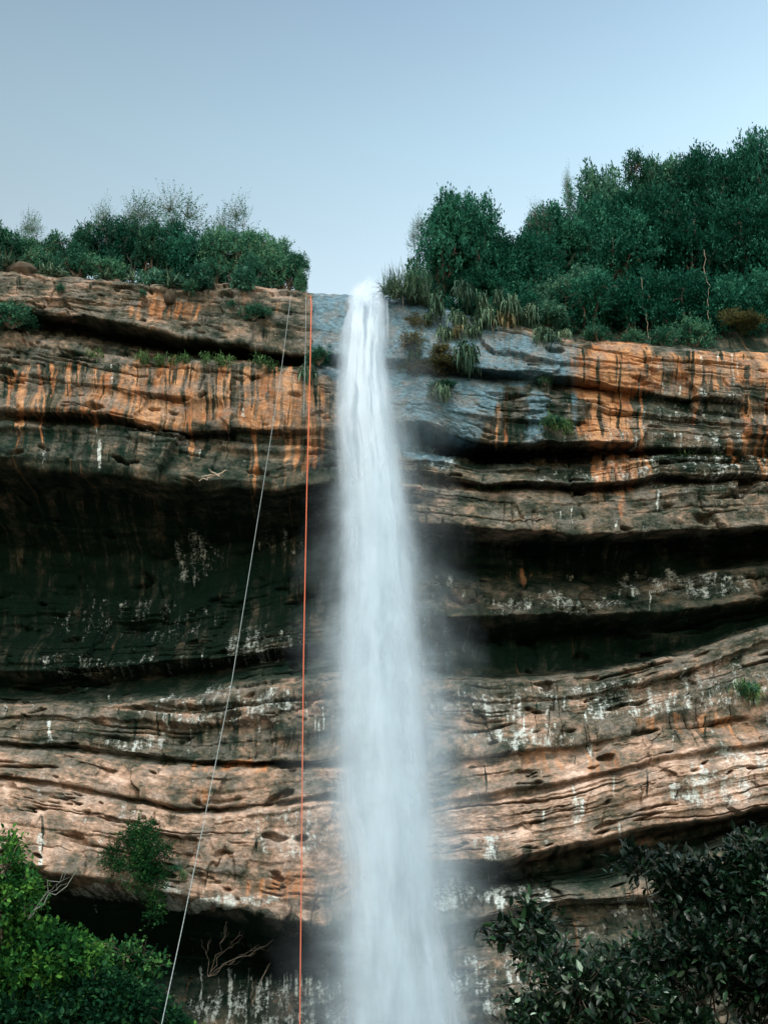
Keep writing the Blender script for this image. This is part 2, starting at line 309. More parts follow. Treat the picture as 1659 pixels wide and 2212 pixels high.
# relief: beds, ledges, cracks, lumps
wz = GB + 0.35 * fbm(GX / 12, GZ / 5, 3, 4)
face = sstep(1.2, 0.0, np.maximum(0, GY - (Y0 + 2.2 + 5)) / 5)
bedn = fbm(GX * 0.07, wz * 0.95, 3, 11)
bed2 = fbm(GX * 0.16, wz * 2.6, 4, 21)
fine = fbm(GX * 2.4, wz * 6.0, 4, 31, 0.6)
lump = fbm(GX * 0.45, GZ * 0.6, 5, 41, 0.55)
pock = fbm(GX * 0.55, wz * 1.6, 3, 51)
rough = 0.12 + 0.88 * sstep(-0.25, 0.35, fbm(GX * 0.11, GZ * 0.35, 3, 15) + 0.10 * sstep(1000, 1500, PY) - 0.12 * sstep(1000, 800, PY))
seg = 0.30 + 0.70 * sstep(-0.15, 0.3, fbm(GX * 0.10 + 40, wz * 0.5, 3, 18))
def blocks(h, ln, seed, gap, wob):
    """jointed beds: every bed is cut into blocks of uneven length, each block standing out or back a little"""
    q = (wz + wob * fbm(GX / 7, wz / 3, 3, seed) + 0.10 * h * fbm(GX * 1.3, wz * 2, 3, seed + 1)) / h
    q = q + 0.35 * np.sin(q * 1.9 + seed); k = np.floor(q).astype(np.int64); fz = q - k
    r0 = _gx[(k * 7 + seed * 31) & 4095]; xx = (GX + 0.25 * ln * fbm(GX * 0.25, wz * 0.6, 3, seed + 2) + 0.12 * fbm(GX * 1.5, GZ * 2.2, 3, seed + 3)) / (ln * (1.0 + 0.45 * r0)) + _gy[(k * 13 + seed) & 4095] * 5
    xx = xx + 0.3 * np.sin(xx * 1.7 + k); m = np.floor(xx).astype(np.int64); fx = xx - m
    h1 = _gx[_perm[(_perm[k & 4095] + m) & 4095]]; h2 = _gy[_perm[(_perm[k & 4095] + m + 77) & 4095]]; h0 = _gx[_perm[(k * 3 + seed) & 4095]]
    d = 0.85 * h1 + 0.60 * h0 + 0.5 * h2 * (fz - .5) + 0.35 * h1 * (fx - .5)
    cz = np.minimum(fz, 1 - fz) * h; cx = np.minimum(fx, 1 - fx) * ln
    return d - gap * 3.0 * np.exp(-(cz / 0.05) ** 2) * sstep(-.3, .5, h0 + h1 * .6) - gap * 1.6 * np.exp(-(cx / 0.05) ** 2) * sstep(0.0, .6, h2)
seg = 0.35 + 0.65 * sstep(-0.15, 0.3, fbm(GX * 0.10 + 40, wz * 0.5, 3, 18))
massive = sstep(-0.35, 0.15, fbm(GX * 0.09, GZ * 0.22, 3, 19) + 0.12 * sstep(1000, 1500, PY))
disp = 0.36 * seg * blocks(1.9, 5.2, 201, .34, .22) + 0.12 * (0.10 + 0.90 * massive) * blocks(0.75, 2.6, 211, .45, .14) + 0.028 * (0.25 + 0.75 * massive) * blocks(0.22, 0.9, 221, .4, .08)
disp = disp + 0.07 * np.tanh(2.6 * bedn) + 0.12 * lump + 0.06 * fbm(GX * 1.9, GZ * 2.1, 4, 33, .6) + 0.03 * fine
disp = disp * (1 - 0.2 * sstep(1480, 1560, PY))
# horizontal open cracks, broken into lengths
c1 = fbm(GX * 0.055, wz * 0.8, 3, 61); c2 = fbm(GX * 0.13, wz * 1.9, 3, 71)
crack = np.exp(-(c1 / 0.022) ** 2) * sstep(0.05, 0.22, fbm(GX * 0.16, wz * 0.4, 2, 81)) + 0.7 * np.exp(-(c2 / 0.018) ** 2) * sstep(0.12, 0.3, fbm(GX * 0.22, wz * 0.5, 2, 91))
jn = fbm(GX * 0.9, GZ * 0.12, 3, 101); joint = np.exp(-(jn / 0.02) ** 2) * sstep(0.15, 0.4, fbm(GX * 0.3, GZ * 0.5, 2, 111))
disp = disp - 0.70 * crack - 0.25 * joint - 0.6 * sstep(0.34, 0.5, pock)
calm = 1 - 0.75 * np.exp(-((PX - 790) / 190) ** 2) * sstep(1000, 820, PY) * sstep(560, 640, PY)     # water-smoothed chute
calm = calm * (1 - 0.62 * np.exp(-((PX - 900) / 260) ** 2) * sstep(1000, 900, PY) * sstep(640, 700, PY)) * (1 - 0.45 * sstep(1100, 1250, PX) * sstep(960, 760, PY))
edge = np.ones_like(GX); edge[:8 * len(top)] = 0.15
GY = GY - disp * calm * edge; GZ = GZ + 0.10 * lump * edge
# --- stain masks where they sit on the wall; dark also paints recess shade
def blob(cx, cy, rx, ry, s=1.0, p=1.0):
    wx = PX + 18 * nw1; wy = PY + 14 * nw2
    r = ((wx - cx) / rx) ** 2 + ((wy - cy) / ry) ** 2
    return s * sstep(1.25, 0.55, r)
nw1 = fbm(PX / 70, PY / 70, 3, 121) * 2; nw2 = fbm(PX / 60, PY / 60, 3, 131) * 2
nstr = fbm(PX / 11, PY / 160, 3, 141)
def drip(cx, y0, y1, wdt, s=1.0):
    a, b = np.searchsorted(pxs, (cx - 3 * wdt - 22, cx + 3 * wdt + 22)); px_, py_ = PX[:, a:b], PY[:, a:b]
    cxw = cx + 5 * noise2(py_ / 60, np.full_like(py_, cx)); w2 = wdt * (0.65 + 0.8 * fbm(py_ / 22, np.full_like(py_, cx * .37), 3, 151))
    return (a, b, s * sstep(1.3, 0.4, np.abs(px_ - cxw) / np.maximum(w2, 1.0)) * sstep(y0 - 5, y0 + 8, py_) * sstep(y1 + 30, y1 - 30, py_))
def mx(*q):
    o = q[0].copy()
    for v in q[1:]:
        if isinstance(v, tuple): o[:, v[0]:v[1]] = np.maximum(o[:, v[0]:v[1]], v[2])
        else: o = np.maximum(o, v)
    return o
rd = np.random.RandomState(17); Z_ = np.zeros_like(PX)
def drips(n, x0, x1, ya, yb, l0, l1, w0, w1, s0, s1):
    """many seeps of uneven length and width, each starting somewhere between two heights"""
    out = []
    for _ in range(n):
        y = ya + (yb - ya) * rd.rand() ** 1.5; out.append(drip(x0 + (x1 - x0) * rd.rand(), y, y + l0 + (l1 - l0) * rd.rand() ** 1.6, w0 + (w1 - w0) * rd.rand() ** 2, s0 + (s1 - s0) * rd.rand()))
    return out
orange = mx(Z_, *drips(22, 0, 720, 780, 810, 60, 190, 4, 12, .7, 1.1), *drips(10, 1250, 1420, 740, 760, 160, 330, 5, 16, .8, 1.2), *drips(9, 1440, 1680, 760, 800, 60, 280, 4, 12, .6, 1.0), blob(350, 665, 85, 30, .6), blob(560, 660, 60, 30, .2), blob(350, 850, 200, 75, .62), blob(560, 860, 130, 75, .62), blob(140, 850, 130, 70, .45), blob(650, 900, 70, 110, .55),
            blob(1330, 800, 90, 75, .85), blob(1480, 805, 130, 50, .6), blob(1300, 980, 40, 120, .5), blob(1620, 780, 80, 60, .75), blob(1300, 880, 62, 100, .85), blob(1350, 990, 45, 80, .6), blob(1620, 960, 50, 90, .45),
            blob(500, 1655, 120, 12, .55), blob(430, 1720, 30, 25, .4), blob(1250, 1640, 150, 30, .4), blob(1480, 1560, 130, 22, .42), blob(1620, 1590, 60, 30, .4), blob(600, 1915, 80, 40, .5), blob(1120, 1240, 30, 12, .4),
            drip(1093, 840, 960, 10, 1.1), drip(1073, 845, 960, 5, .9), drip(1012, 860, 960, 5, .9), drip(207, 790, 930, 8, .8), drip(147, 790, 900, 12, .7), drip(40, 800, 880, 13, .7), drip(550, 900, 1060, 8, .8), drip(668, 800, 980, 10, .8), drip(1345, 990, 1110, 14, .8))
white = mx(Z_, *drips(26, 1250, 1680, 760, 900, 30, 130, 2, 5, .35, .7), *drips(18, 0, 700, 800, 960, 20, 80, 2, 5, .3, .6), *drips(34, 880, 1680, 1240, 1290, 15, 60, 3, 8, .4, .75), *drips(30, 900, 1680, 1460, 1600, 15, 60, 3, 9, .35, .7), *drips(26, 0, 700, 1500, 1560, 15, 70, 3, 8, .35, .7), *drips(22, 0, 700, 1700, 1850, 15, 60, 3, 9, .3, .6), *drips(22, 930, 1680, 1640, 1780, 15, 60, 3, 10, .35, .7), *drips(20, 430, 740, 2085, 2110, 40, 130, 3, 9, .4, .8), *drips(20, 0, 690, 1390, 1440, 15, 50, 3, 7, .3, .55), *drips(16, 1000, 1680, 1090, 1130, 15, 50, 2, 6, .3, .6), drip(215, 945, 1020, 7, .75), drip(95, 955, 1010, 11, .55), drip(430, 960, 1000, 5, .5), drip(334, 930, 980, 5, .45), drip(240, 780, 860, 6, .5), drip(525, 870, 930, 5, .45),
           drip(1560, 950, 1010, 10, .5), drip(1500, 900, 1000, 14, .3), drip(1330, 1120, 1160, 7, .7), drip(1420, 1060, 1130, 6, .5), drip(1390, 870, 960, 12, .45), drip(1180, 1090, 1120, 5, .5),
           blob(1200, 1300, 160, 22, .52), blob(1480, 1260, 180, 26, .50), blob(960, 1250, 60, 18, .40), blob(1350, 990, 260, 70, .36), blob(1560, 1010, 120, 90, .40), blob(1480, 870, 160, 60, .30), blob(950, 980, 70, 28, .42),
           blob(250, 1440, 190, 22, .40), blob(560, 1390, 90, 40, .44), blob(420, 1200, 60, 60, .42), blob(300, 1340, 200, 50, .30), blob(900, 1380, 120, 60, .25), blob(600, 1160, 60, 24, .38),
           drip(104, 1550, 1600, 8, .75), drip(25, 1530, 1560, 6, .5), drip(590, 1500, 1530, 30, .5), drip(340, 1540, 1560, 6, .4), blob(450, 1530, 160, 40, .40), blob(300, 1600, 90, 18, .42), blob(600, 1510, 50, 24, .55),
           blob(1130, 1590, 120, 26, .50), blob(1330, 1510, 200, 44, .44), blob(1560, 1480, 120, 60, .42), blob(1100, 1520, 200, 40, .33), drip(1275, 1600, 1640, 12, .5),
           drip(88, 1800, 1880, 11, .8), drip(475, 1760, 1800, 14, .45), drip(265, 1720, 1790, 12, .45), drip(1250, 1720, 1790, 22, .62), blob(1540, 1700, 100, 40, .52), blob(1600, 1640, 80, 30, .45), blob(640, 1800, 120, 60, .36), blob(800, 1790, 160, 70, .30),
           blob(1050, 1830, 50, 26, .52), blob(960, 1930, 70, 35, .52), blob(1110, 1935, 90, 30, .48), blob(480, 1950, 150, 16, .62), blob(270, 1925, 140, 22, .52), blob(1200, 2010, 120, 30, .35), blob(1420, 1960, 120, 30, .35),
           drip(497, 2090, 2212, 9, .6), drip(560, 2110, 2212, 13, .55), drip(605, 2130, 2212, 9, .5), drip(455, 2140, 2212, 14, .45), drip(690, 2120, 2212, 14, .4), blob(620, 2180, 240, 60, .38), blob(1100, 2130, 180, 70, .36))
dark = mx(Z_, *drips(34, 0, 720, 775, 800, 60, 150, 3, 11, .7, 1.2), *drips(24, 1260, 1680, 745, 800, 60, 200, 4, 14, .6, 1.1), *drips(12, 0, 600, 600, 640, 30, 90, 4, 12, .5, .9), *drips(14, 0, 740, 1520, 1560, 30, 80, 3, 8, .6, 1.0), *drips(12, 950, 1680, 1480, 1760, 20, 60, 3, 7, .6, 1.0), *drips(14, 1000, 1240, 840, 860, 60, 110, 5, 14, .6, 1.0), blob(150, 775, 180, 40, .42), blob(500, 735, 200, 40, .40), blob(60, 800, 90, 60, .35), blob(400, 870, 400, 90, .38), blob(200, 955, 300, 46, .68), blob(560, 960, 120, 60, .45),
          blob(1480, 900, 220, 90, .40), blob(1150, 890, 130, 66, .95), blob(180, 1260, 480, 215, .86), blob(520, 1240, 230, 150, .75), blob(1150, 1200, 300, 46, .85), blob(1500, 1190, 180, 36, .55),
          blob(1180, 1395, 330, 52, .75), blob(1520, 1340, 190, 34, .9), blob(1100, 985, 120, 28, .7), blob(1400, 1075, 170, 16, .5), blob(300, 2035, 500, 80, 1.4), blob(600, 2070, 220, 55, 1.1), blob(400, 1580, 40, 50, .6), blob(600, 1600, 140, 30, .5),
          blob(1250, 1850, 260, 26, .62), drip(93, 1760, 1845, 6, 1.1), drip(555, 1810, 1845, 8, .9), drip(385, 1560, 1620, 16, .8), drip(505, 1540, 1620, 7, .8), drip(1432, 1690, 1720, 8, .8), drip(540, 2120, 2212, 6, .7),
          blob(1300, 1000, 400, 70, .34), blob(1250, 2050, 400, 160, .33))  # broad blobs over caves paint their shade; drips are varnish
wet = mx(Z_, blob(760, 690, 200, 70, .85), blob(820, 720, 220, 130, .85), blob(960, 780, 160, 170, .75), blob(930, 900, 120, 110, .75), blob(1120, 780, 150, 60, .6), blob(1150, 890, 110, 70, .30), blob(900, 1180, 60, 60, .25), blob(930, 1500, 80, 120, .35), blob(720, 1420, 70, 120, .3), drip(1160, 840, 960, 40, .6), drip(1240, 740, 930, 14, .5), drip(1030, 840, 960, 14, .6))
wet = wet * sstep(640, 700, PX)
white = white + 0.10 * sstep(1500, 1560, PY)
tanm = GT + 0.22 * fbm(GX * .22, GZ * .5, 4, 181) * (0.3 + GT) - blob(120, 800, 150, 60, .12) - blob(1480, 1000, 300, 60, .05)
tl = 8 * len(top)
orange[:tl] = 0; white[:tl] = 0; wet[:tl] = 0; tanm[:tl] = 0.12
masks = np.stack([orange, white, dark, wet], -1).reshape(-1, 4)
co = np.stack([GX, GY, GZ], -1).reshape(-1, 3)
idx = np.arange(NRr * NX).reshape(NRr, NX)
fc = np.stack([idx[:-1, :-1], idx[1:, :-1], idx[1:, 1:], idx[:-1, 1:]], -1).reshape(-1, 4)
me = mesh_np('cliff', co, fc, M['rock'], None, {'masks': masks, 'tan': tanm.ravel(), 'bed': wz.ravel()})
tag(link('cliff', me), kind='structure')
def wall(px, py, out=0.0):
    """point on the finished wall seen at a picture position"""
    j = int(np.argmin(np.abs(pxs - px))); c = PY[8 * len(top):, j]; i = int(np.argmin(np.abs(c - py))) + 8 * len(top)
    v = co[i * NX + j].copy(); v[1] -= out; return v

# ground, pool
def grid(name, x0, x1, y0, y1, nx, ny, zf, mat):
    xs = np.linspace(x0, x1, nx); ys = np.linspace(y0, y1, ny); Xg, Yg = np.meshgrid(xs, ys); Zg = zf(Xg, Yg)
    i = np.arange(nx * ny).reshape(ny, nx); f = np.stack([i[:-1, :-1], i[:-1, 1:], i[1:, 1:], i[1:, :-1]], -1).reshape(-1, 4)
    return link(name, mesh_np(name, np.stack([Xg, Yg, Zg], -1).reshape(-1, 3), f, mat))
def gz(X, Y): return -0.0 - 6.0 * sstep(3, 34, Y) + 0.25 * fbm(X / 4, Y / 4, 4, 171) * sstep(2, 6, np.abs(Y)) + 2.5 * sstep(14, 40, np.abs(X)) - 1.5 * np.exp(-(((X - 1) / 9) ** 2 + ((Y - 40) / 6) ** 2))
tag(grid('ground', -140, 140, -140, 60, 220, 220, gz, M['soil']), kind='structure')
tag(grid('pool', -9, 11, 31, 47, 8, 8, lambda X, Y: -6.35 + 0 * X, M['pool']), kind='structure')

# ---------------------------------------------------------------- the waterfall
fall = empty('waterfall', P(790, 632, 47.5))
tag(fall, 'tall white waterfall plunging from the notch in the cliff top, blurred into soft veils', 'waterfall')
FY = [(560, 48.6), (632, 47.6), (660, 46.6), (720, 45.8), (900, 44.6), (1200, 43.6), (1600, 42.8), (2212, 42.2), (2700, 41.8)]
def fy(py): return np.interp(py, [a for a, _ in FY], [b for _, b in FY])
def sheet(name, knots, mat, dy, seed, fade, bulge=0.45, nu=40):
    ks = np.array(knots, float); pyv = np.arange(ks[0, 0], ks[-1, 0] + 1, 9.0)
    l = np.interp(pyv, ks[:, 0], ks[:, 1]); r = np.interp(pyv, ks[:, 0], ks[:, 2])
    kk = np.hanning(13)[1:-1]; kk /= kk.sum(); l = np.convolve(np.pad(l, 5, 'edge'), kk, 'valid'); r = np.convolve(np.pad(r, 5, 'edge'), kk, 'valid')
    l = l + 5 * fbm(pyv / 120, pyv * 0 + seed, 2, 5); r = r + 5 * fbm(pyv / 120, pyv * 0 + seed + 9, 2, 5)
    u = np.linspace(-1, 1, nu); Pc = (l + r) / 2; hw = (r - l) / 2
    PXs = Pc[:, None] + hw[:, None] * u; PYs = np.repeat(pyv[:, None], nu, 1)
    X, Y, Z = at(PXs, PYs, fy(PYs) + dy)
    Y = Y - bulge * (hw[:, None] * 0.021) * (1 - u ** 2) + 0.12 * fbm(PXs / 30, PYs / 120, 2, seed)
    v = (Z[0:1] - Z); uvv = np.stack([np.repeat(u[None], len(pyv), 0), v], -1).reshape(-1, 2)
    fd = np.interp(pyv, [a for a, _ in fade], [b for _, b in fade]); fd = np.repeat(fd[:, None], nu, 1)
    n = len(pyv); i = np.arange(n * nu).reshape(n, nu); f = np.stack([i[:-1, :-1], i[1:, :-1], i[1:, 1:], i[:-1, 1:]], -1).reshape(-1, 4)
    inv = np.array(fall.location)
    return link(name, mesh_np(name, np.stack([X, Y, Z], -1).reshape(-1, 3) - inv, f, mat, uvv, {'fade': fd.ravel()}), fall)
W = water_material
full = [(560, 1), (2700, 1)]
core = [(614, 762, 830), (632, 746, 840), (660, 738, 842), (700, 732, 840), (800, 722, 845), (900, 714, 860), (1000, 722, 875), (1100, 728, 892), (1300, 728, 908), (1500, 722, 935), (1700, 716, 945), (1850, 722, 945)]
tf = [(614, 0), (634, .9), (650, 1)]
sheet('main_stream', core + [(2100, 740, 930), (2700, 720, 980)], W('water_core_back', .82, 1.0, .5, 2.2, .07, 1), 0.9, 1, tf + [(1700, .95), (1850, .7), (1930, .4), (2050, .2), (2150, .12), (2700, .2)])
sheet('front_stream', core + [(1950, 748, 915), (2100, 760, 915)], W('water_core_front', .0, .95, .8, 3.0, .13, 2, (.68, .79, .90), lo=.42, hi=.62), 0.0, 2, [(618, 0), (650, .6), (700, .9), (1700, .85), (1930, .45), (2080, .05)])
sheet('left_stream', [(1640, 690, 800), (1750, 705, 810), (1850, 730, 855), (2000, 730, 865), (2100, 732, 866), (2212, 736, 858), (2700, 740, 880)], W('water_left', .45, .95, .9, 3.0, .14, 3, (.68, .79, .90)), -0.35, 3, [(1640, 0), (1720, .7), (1850, .9), (2700, .9)])
sheet('right_stream', [(1700, 840, 935), (1800, 855, 940), (1900, 868, 950), (2000, 878, 968), (2100, 890, 992), (2212, 900, 1020), (2700, 945, 1100)], W('water_right', .5, .95, 1.0, 2.5, .12, 4, (.68, .79, .90)), -0.3, 4, [(1700, 0), (1820, .7), (1900, 1), (2700, 1)])
sheet('spray_veil', [(640, 728, 850), (800, 705, 860), (900, 705, 880), (1100, 715, 905), (1400, 690, 960), (1600, 670, 985), (1900, 690, 1010), (2212, 680, 1060), (2700, 640, 1150)], W('water_veil', .45, .95, 1.0, 2.2, .10, 5, col=(.57, .71, .83)), 0.5, 5, [(640, 0), (720, .6), (1800, .9), (2000, .65), (2212, .6), (2700, .7)])
sheet('spray_veil', [(700, 715, 870), (900, 690, 910), (1200, 690, 940), (1500, 640, 1010), (1800, 640, 1050), (2212, 640, 1090), (2700, 600, 1150)], W('water_mist', .32, .78, 1.0, 1.6, .12, 6, col=(.57, .71, .83)), -0.6, 6, [(700, 0), (1000, .5), (1500, .9), (2700, .9)])
sheet('spray_veil', [(700, 700, 960), (1000, 650, 1010), (1300, 610, 1060), (1700, 570, 1120), (2212, 540, 1200), (2700, 500, 1250)], W('water_haze', .16, .50, 1.0, 1.3, .12, 7, col=(.57, .71, .83)), 1.2, 7, [(700, 0), (1000, .45), (1500, .75), (2700, .9)])
sheet('side_trickle', [(634, 822, 842), (700, 828, 842), (780, 830, 846)], W('water_trickle', .1, .7, .8, 3, .15, 8), 0.2, 8, [(634, 0), (650, .8), (700, .6), (780, 0)])
sheet('crest_spray', [(592, 790, 808), (602, 782, 818), (616, 764, 828), (632, 750, 838), (660, 742, 842), (700, 742, 842)], W('water_crest', .35, .95, .8, 2, .9, 9), -0.2, 9, [(592, 0), (606, .25), (630, .7), (660, .8), (700, 0)])

# ---------------------------------------------------------------- vegetation builders
M['leaf_dark'] = leaf_material('leaf_dark', (0.002, 0.034, 0.022), (0.009, 0.090, 0.060), (0.050, 0.21, 0.14))
M['leaf_mid'] = leaf_material('leaf_mid', (0.004, 0.030, 0.011), (0.015, 0.080, 0.027), (0.08, 0.20, 0.055))
M['leaf_shade'] = leaf_material('leaf_deep_green', (0.003, 0.020, 0.010), (0.008, 0.050, 0.022), (0.045, 0.14, 0.040))
M['leaf_brink'] = leaf_material('leaf_brink', (0.009, 0.060, 0.040), (0.035, 0.145, 0.092), (0.13, 0.30, 0.18))
M['leaf_pale'] = leaf_material('leaf_pale', (0.011, 0.066, 0.045), (0.050, 0.165, 0.115), (0.15, 0.31, 0.21))
M['leaf_lime'] = leaf_material('leaf_lime', (0.005, 0.034, 0.012), (0.020, 0.098, 0.022), (0.085, 0.22, 0.038), trans=0.3)
M['leaf_olive'] = leaf_material('leaf_olive', (0.04, 0.045, 0.02), (0.10, 0.11, 0.045), (0.22, 0.20, 0.08))
M['leaf_gloss'] = leaf_material('leaf_gloss', (0.0015, 0.008, 0.005), (0.004, 0.018, 0.009), (0.018, 0.060, 0.022), 0.40, 0.25, 0.10, pale=(0.26, 0.36, 0.29))  # near-black base carries the shade these leaves stand in
M['blade_pale'] = leaf_material('blade_pale', (0.02, 0.055, 0.038), (0.07, 0.135, 0.09), (0.20, 0.29, 0.19), trans=0.15)
M['blade_dry'] = leaf_material('blade_dry', (0.03, 0.06, 0.035), (0.12, 0.13, 0.07), (0.42, 0.28, 0.16), trans=0.15)
M['blade_green'] = leaf_material('blade_green', (0.02, 0.06, 0.025), (0.06, 0.14, 0.05), (0.16, 0.27, 0.10), trans=0.2)
def norm(a): return a / np.maximum(np.linalg.norm(a, axis=-1, keepdims=True), 1e-9)
def leaves_mesh(name, base, d, L, Wd, rng, mat, tint, shape='diamond'):
    """one folded leaf per row: base point, direction, length, width"""
    n = len(base); up = np.tile([0.0, 0.0, 1.0], (n, 1)) + rng.normal(0, .55, (n, 3))
    side = norm(np.cross(d, up)); nr = norm(np.cross(side, d)); L = L[:, None]; Wd = Wd[:, None]
    if shape == 'diamond':
        v = np.stack([base, base + d * L * .45 + side * Wd * .5 + nr * Wd * .12, base + d * L, base + d * L * .45 - side * Wd * .5 + nr * Wd * .12], 1)
        f = np.arange(n * 4).reshape(n, 4); k = 4
    else:
        a = base; tip = base + d * L - nr * L * .12; m1 = base + d * L * .3; m2 = base + d * L * .65 - nr * L * .02
        v = np.stack([a, m1 + side * Wd * .46 + nr * Wd * .14, m2 + side * Wd * .40 + nr * Wd * .10, tip, m2 - side * Wd * .40 + nr * Wd * .10, m1 - side * Wd * .46 + nr * Wd * .14, m1 - nr * Wd * .02, m2 - nr * Wd * .02], 1)
        q = np.array([[0, 6, 1, 1], [1, 6, 7, 2], [2, 7, 3, 3], [0, 5, 6, 6], [5, 4, 7, 6], [4, 3, 7, 7]])
        f = (np.arange(n)[:, None, None] * 8 + q).reshape(-1, 4); k = 8
        tri = f[:, 2] == f[:, 3]
        f3 = f[tri][:, :3]; f4 = f[~tri]; f4 = np.concatenate([f4[:, [0, 1, 2]], f4[:, [0, 2, 3]]]); f = np.concatenate([f3, f4])
    return mesh_np(name, v.reshape(-1, 3), f, mat, None, {'tint': np.repeat(tint, k)}, smooth=False)
def join_np(parts):
    vs, fs, o = [], [], 0
    for v, f in parts: vs.append(v); fs.append(f + o); o += len(v)
    return np.concatenate(vs), np.concatenate(fs)
def tube(pts, rad, sides=5):
    pts = np.asarray(pts, float); n = len(pts); rad = np.broadcast_to(rad, n); tg = norm(np.gradient(pts, axis=0))
    ref = np.array([0.31, 0.95, 0.05]); a = norm(np.cross(tg, ref)); b = np.cross(tg, a)
    th = np.arange(sides) / sides * 2 * np.pi
    v = pts[:, None] + rad[:, None, None] * (a[:, None] * np.cos(th)[None, :, None] + b[:, None] * np.sin(th)[None, :, None])
    i = np.arange(n * sides).reshape(n, sides); j = np.roll(i, -1, 1)
    return v.reshape(-1, 3), np.stack([i[:-1], j[:-1], j[1:], i[1:]], -1).reshape(-1, 4)
def bent(p0, p1, rng, k=6, amp=.08, sag=0.0):
    t = np.linspace(0, 1, k)[:, None]; p0 = np.asarray(p0, float); p1 = np.asarray(p1, float); L = np.linalg.norm(p1 - p0)
    w_ = rng.normal(0, amp * L, (k, 3)); w_[0] = w_[-1] = 0
    p = p0 + (p1 - p0) * t + w_ * np.sin(t * np.pi); p[:, 2] -= sag * L * 4 * (t * (1 - t))[:, 0]; return p
def crown_points(lobes, n_sprigs, per, leaf, rng, sl=.45, gap=.0, upb=.35, rag=.09):
    lb = np.array(lobes, float); wts = (lb[:, 3] * lb[:, 4] + lb[:, 4] * lb[:, 5] + lb[:, 3] * lb[:, 5]); k = rng.choice(len(lb), n_sprigs, p=wts / wts.sum())
    dr = norm(rng.normal(0, 1, (n_sprigs, 3))); r = rng.rand(n_sprigs) ** .38 * (1 + rag * rng.normal(0, 1, n_sprigs))
    p = lb[k, :3] + dr * lb[k, 3:6] * r[:, None]
    if gap > 0:
        q = noise2(p[:, 0] * 1.3 + p[:, 1] * .7, p[:, 2] * 1.3 - p[:, 1] * .6, int(rng.randint(50))); keep = q > (gap - 1) * .6; p, dr, k = p[keep], dr[keep], k[keep]
    n = len(p); d = norm(dr + np.array([0, 0, upb]) + rng.normal(0, .5, (n, 3))); ln = sl * (.5 + rng.rand(n))
    t = (np.arange(per) + .5) / per
    base = p[:, None] + d[:, None] * (t[None, :, None] * ln[:, None, None]) + rng.normal(0, leaf * .35, (n, per, 3))
    ld = norm(d[:, None] * .7 + rng.normal(0, .75, (n, per, 3)) + np.array([0, 0, .12]))
    tint = np.clip(.5 + .22 * rng.normal(0, 1, (n, 1)) + .16 * rng.normal(0, 1, (n, per)), 0, 1)
    L = leaf * (.6 + .8 * rng.rand(n * per))
    return base.reshape(-1, 3), ld.reshape(-1, 3), L, tint.ravel(), (p, d, ln)
def plant(name, seed, lobes, n_sprigs, leaf, mat, per=9, wood='bark', trunk_r=.09, sl=.45, gap=0., upb=.35, twigs=40, lw=.55, shape='diamond', roots=((0, 0, 0),), crown_name='crown'):
    """an Empty with a trunk (with its limbs and twigs) and a crown of single leaves"""
    rng = np.random.RandomState(seed); o = empty(name, (0, 0, 0))
    b, d, L, tint, (sp, sdir, sln) = crown_points(lobes, n_sprigs, per, leaf, rng, sl, gap, upb)
    link(crown_name, leaves_mesh(crown_name, b, d, L, L * lw, rng, M[mat], tint, shape), o)
    tb = []; nodes = []
    for r0 in roots:
        for q in lobes:
            if rng.rand() < 1.2 / len(roots) or len(roots) == 1:
                c = bent(r0, q[:3], rng, 7, .07); tb.append(tube(c, np.linspace(trunk_r, trunk_r * .35, 7), 6)); nodes += list(c[3:])
    nodes = np.array(nodes)
    for j in rng.choice(len(sp), min(twigs, len(sp)), replace=False):
        e = sp[j] + sdir[j] * sln[j]; st = nodes[np.argmin(np.linalg.norm(nodes - e, axis=1))]
        tb.append(tube(bent(st, e, rng, 5, .08), np.linspace(trunk_r * .28, trunk_r * .08, 5), 4))
    link('trunk', mesh_np('trunk', *join_np(tb), M[wood]), o)
    return o
def rlobes(rng, n, w_, h, dpt, z0=.0, s=.42):
    """lobes scattered in a rounded crown of width w, height h"""
    L = []
    for i in range(n):
        a = rng.rand() * 6.283; r = math.sqrt(rng.rand()); x = math.cos(a) * r * w_ * .36; y = math.sin(a) * r * dpt * .36
        z = z0 + h * (.28 + .5 * rng.rand() * (1 - .45 * r)); k = s * (.6 + .6 * rng.rand())
        L.append((x, y, z, w_ * k * .5, dpt * k * .5, h * k * .42))
    return L
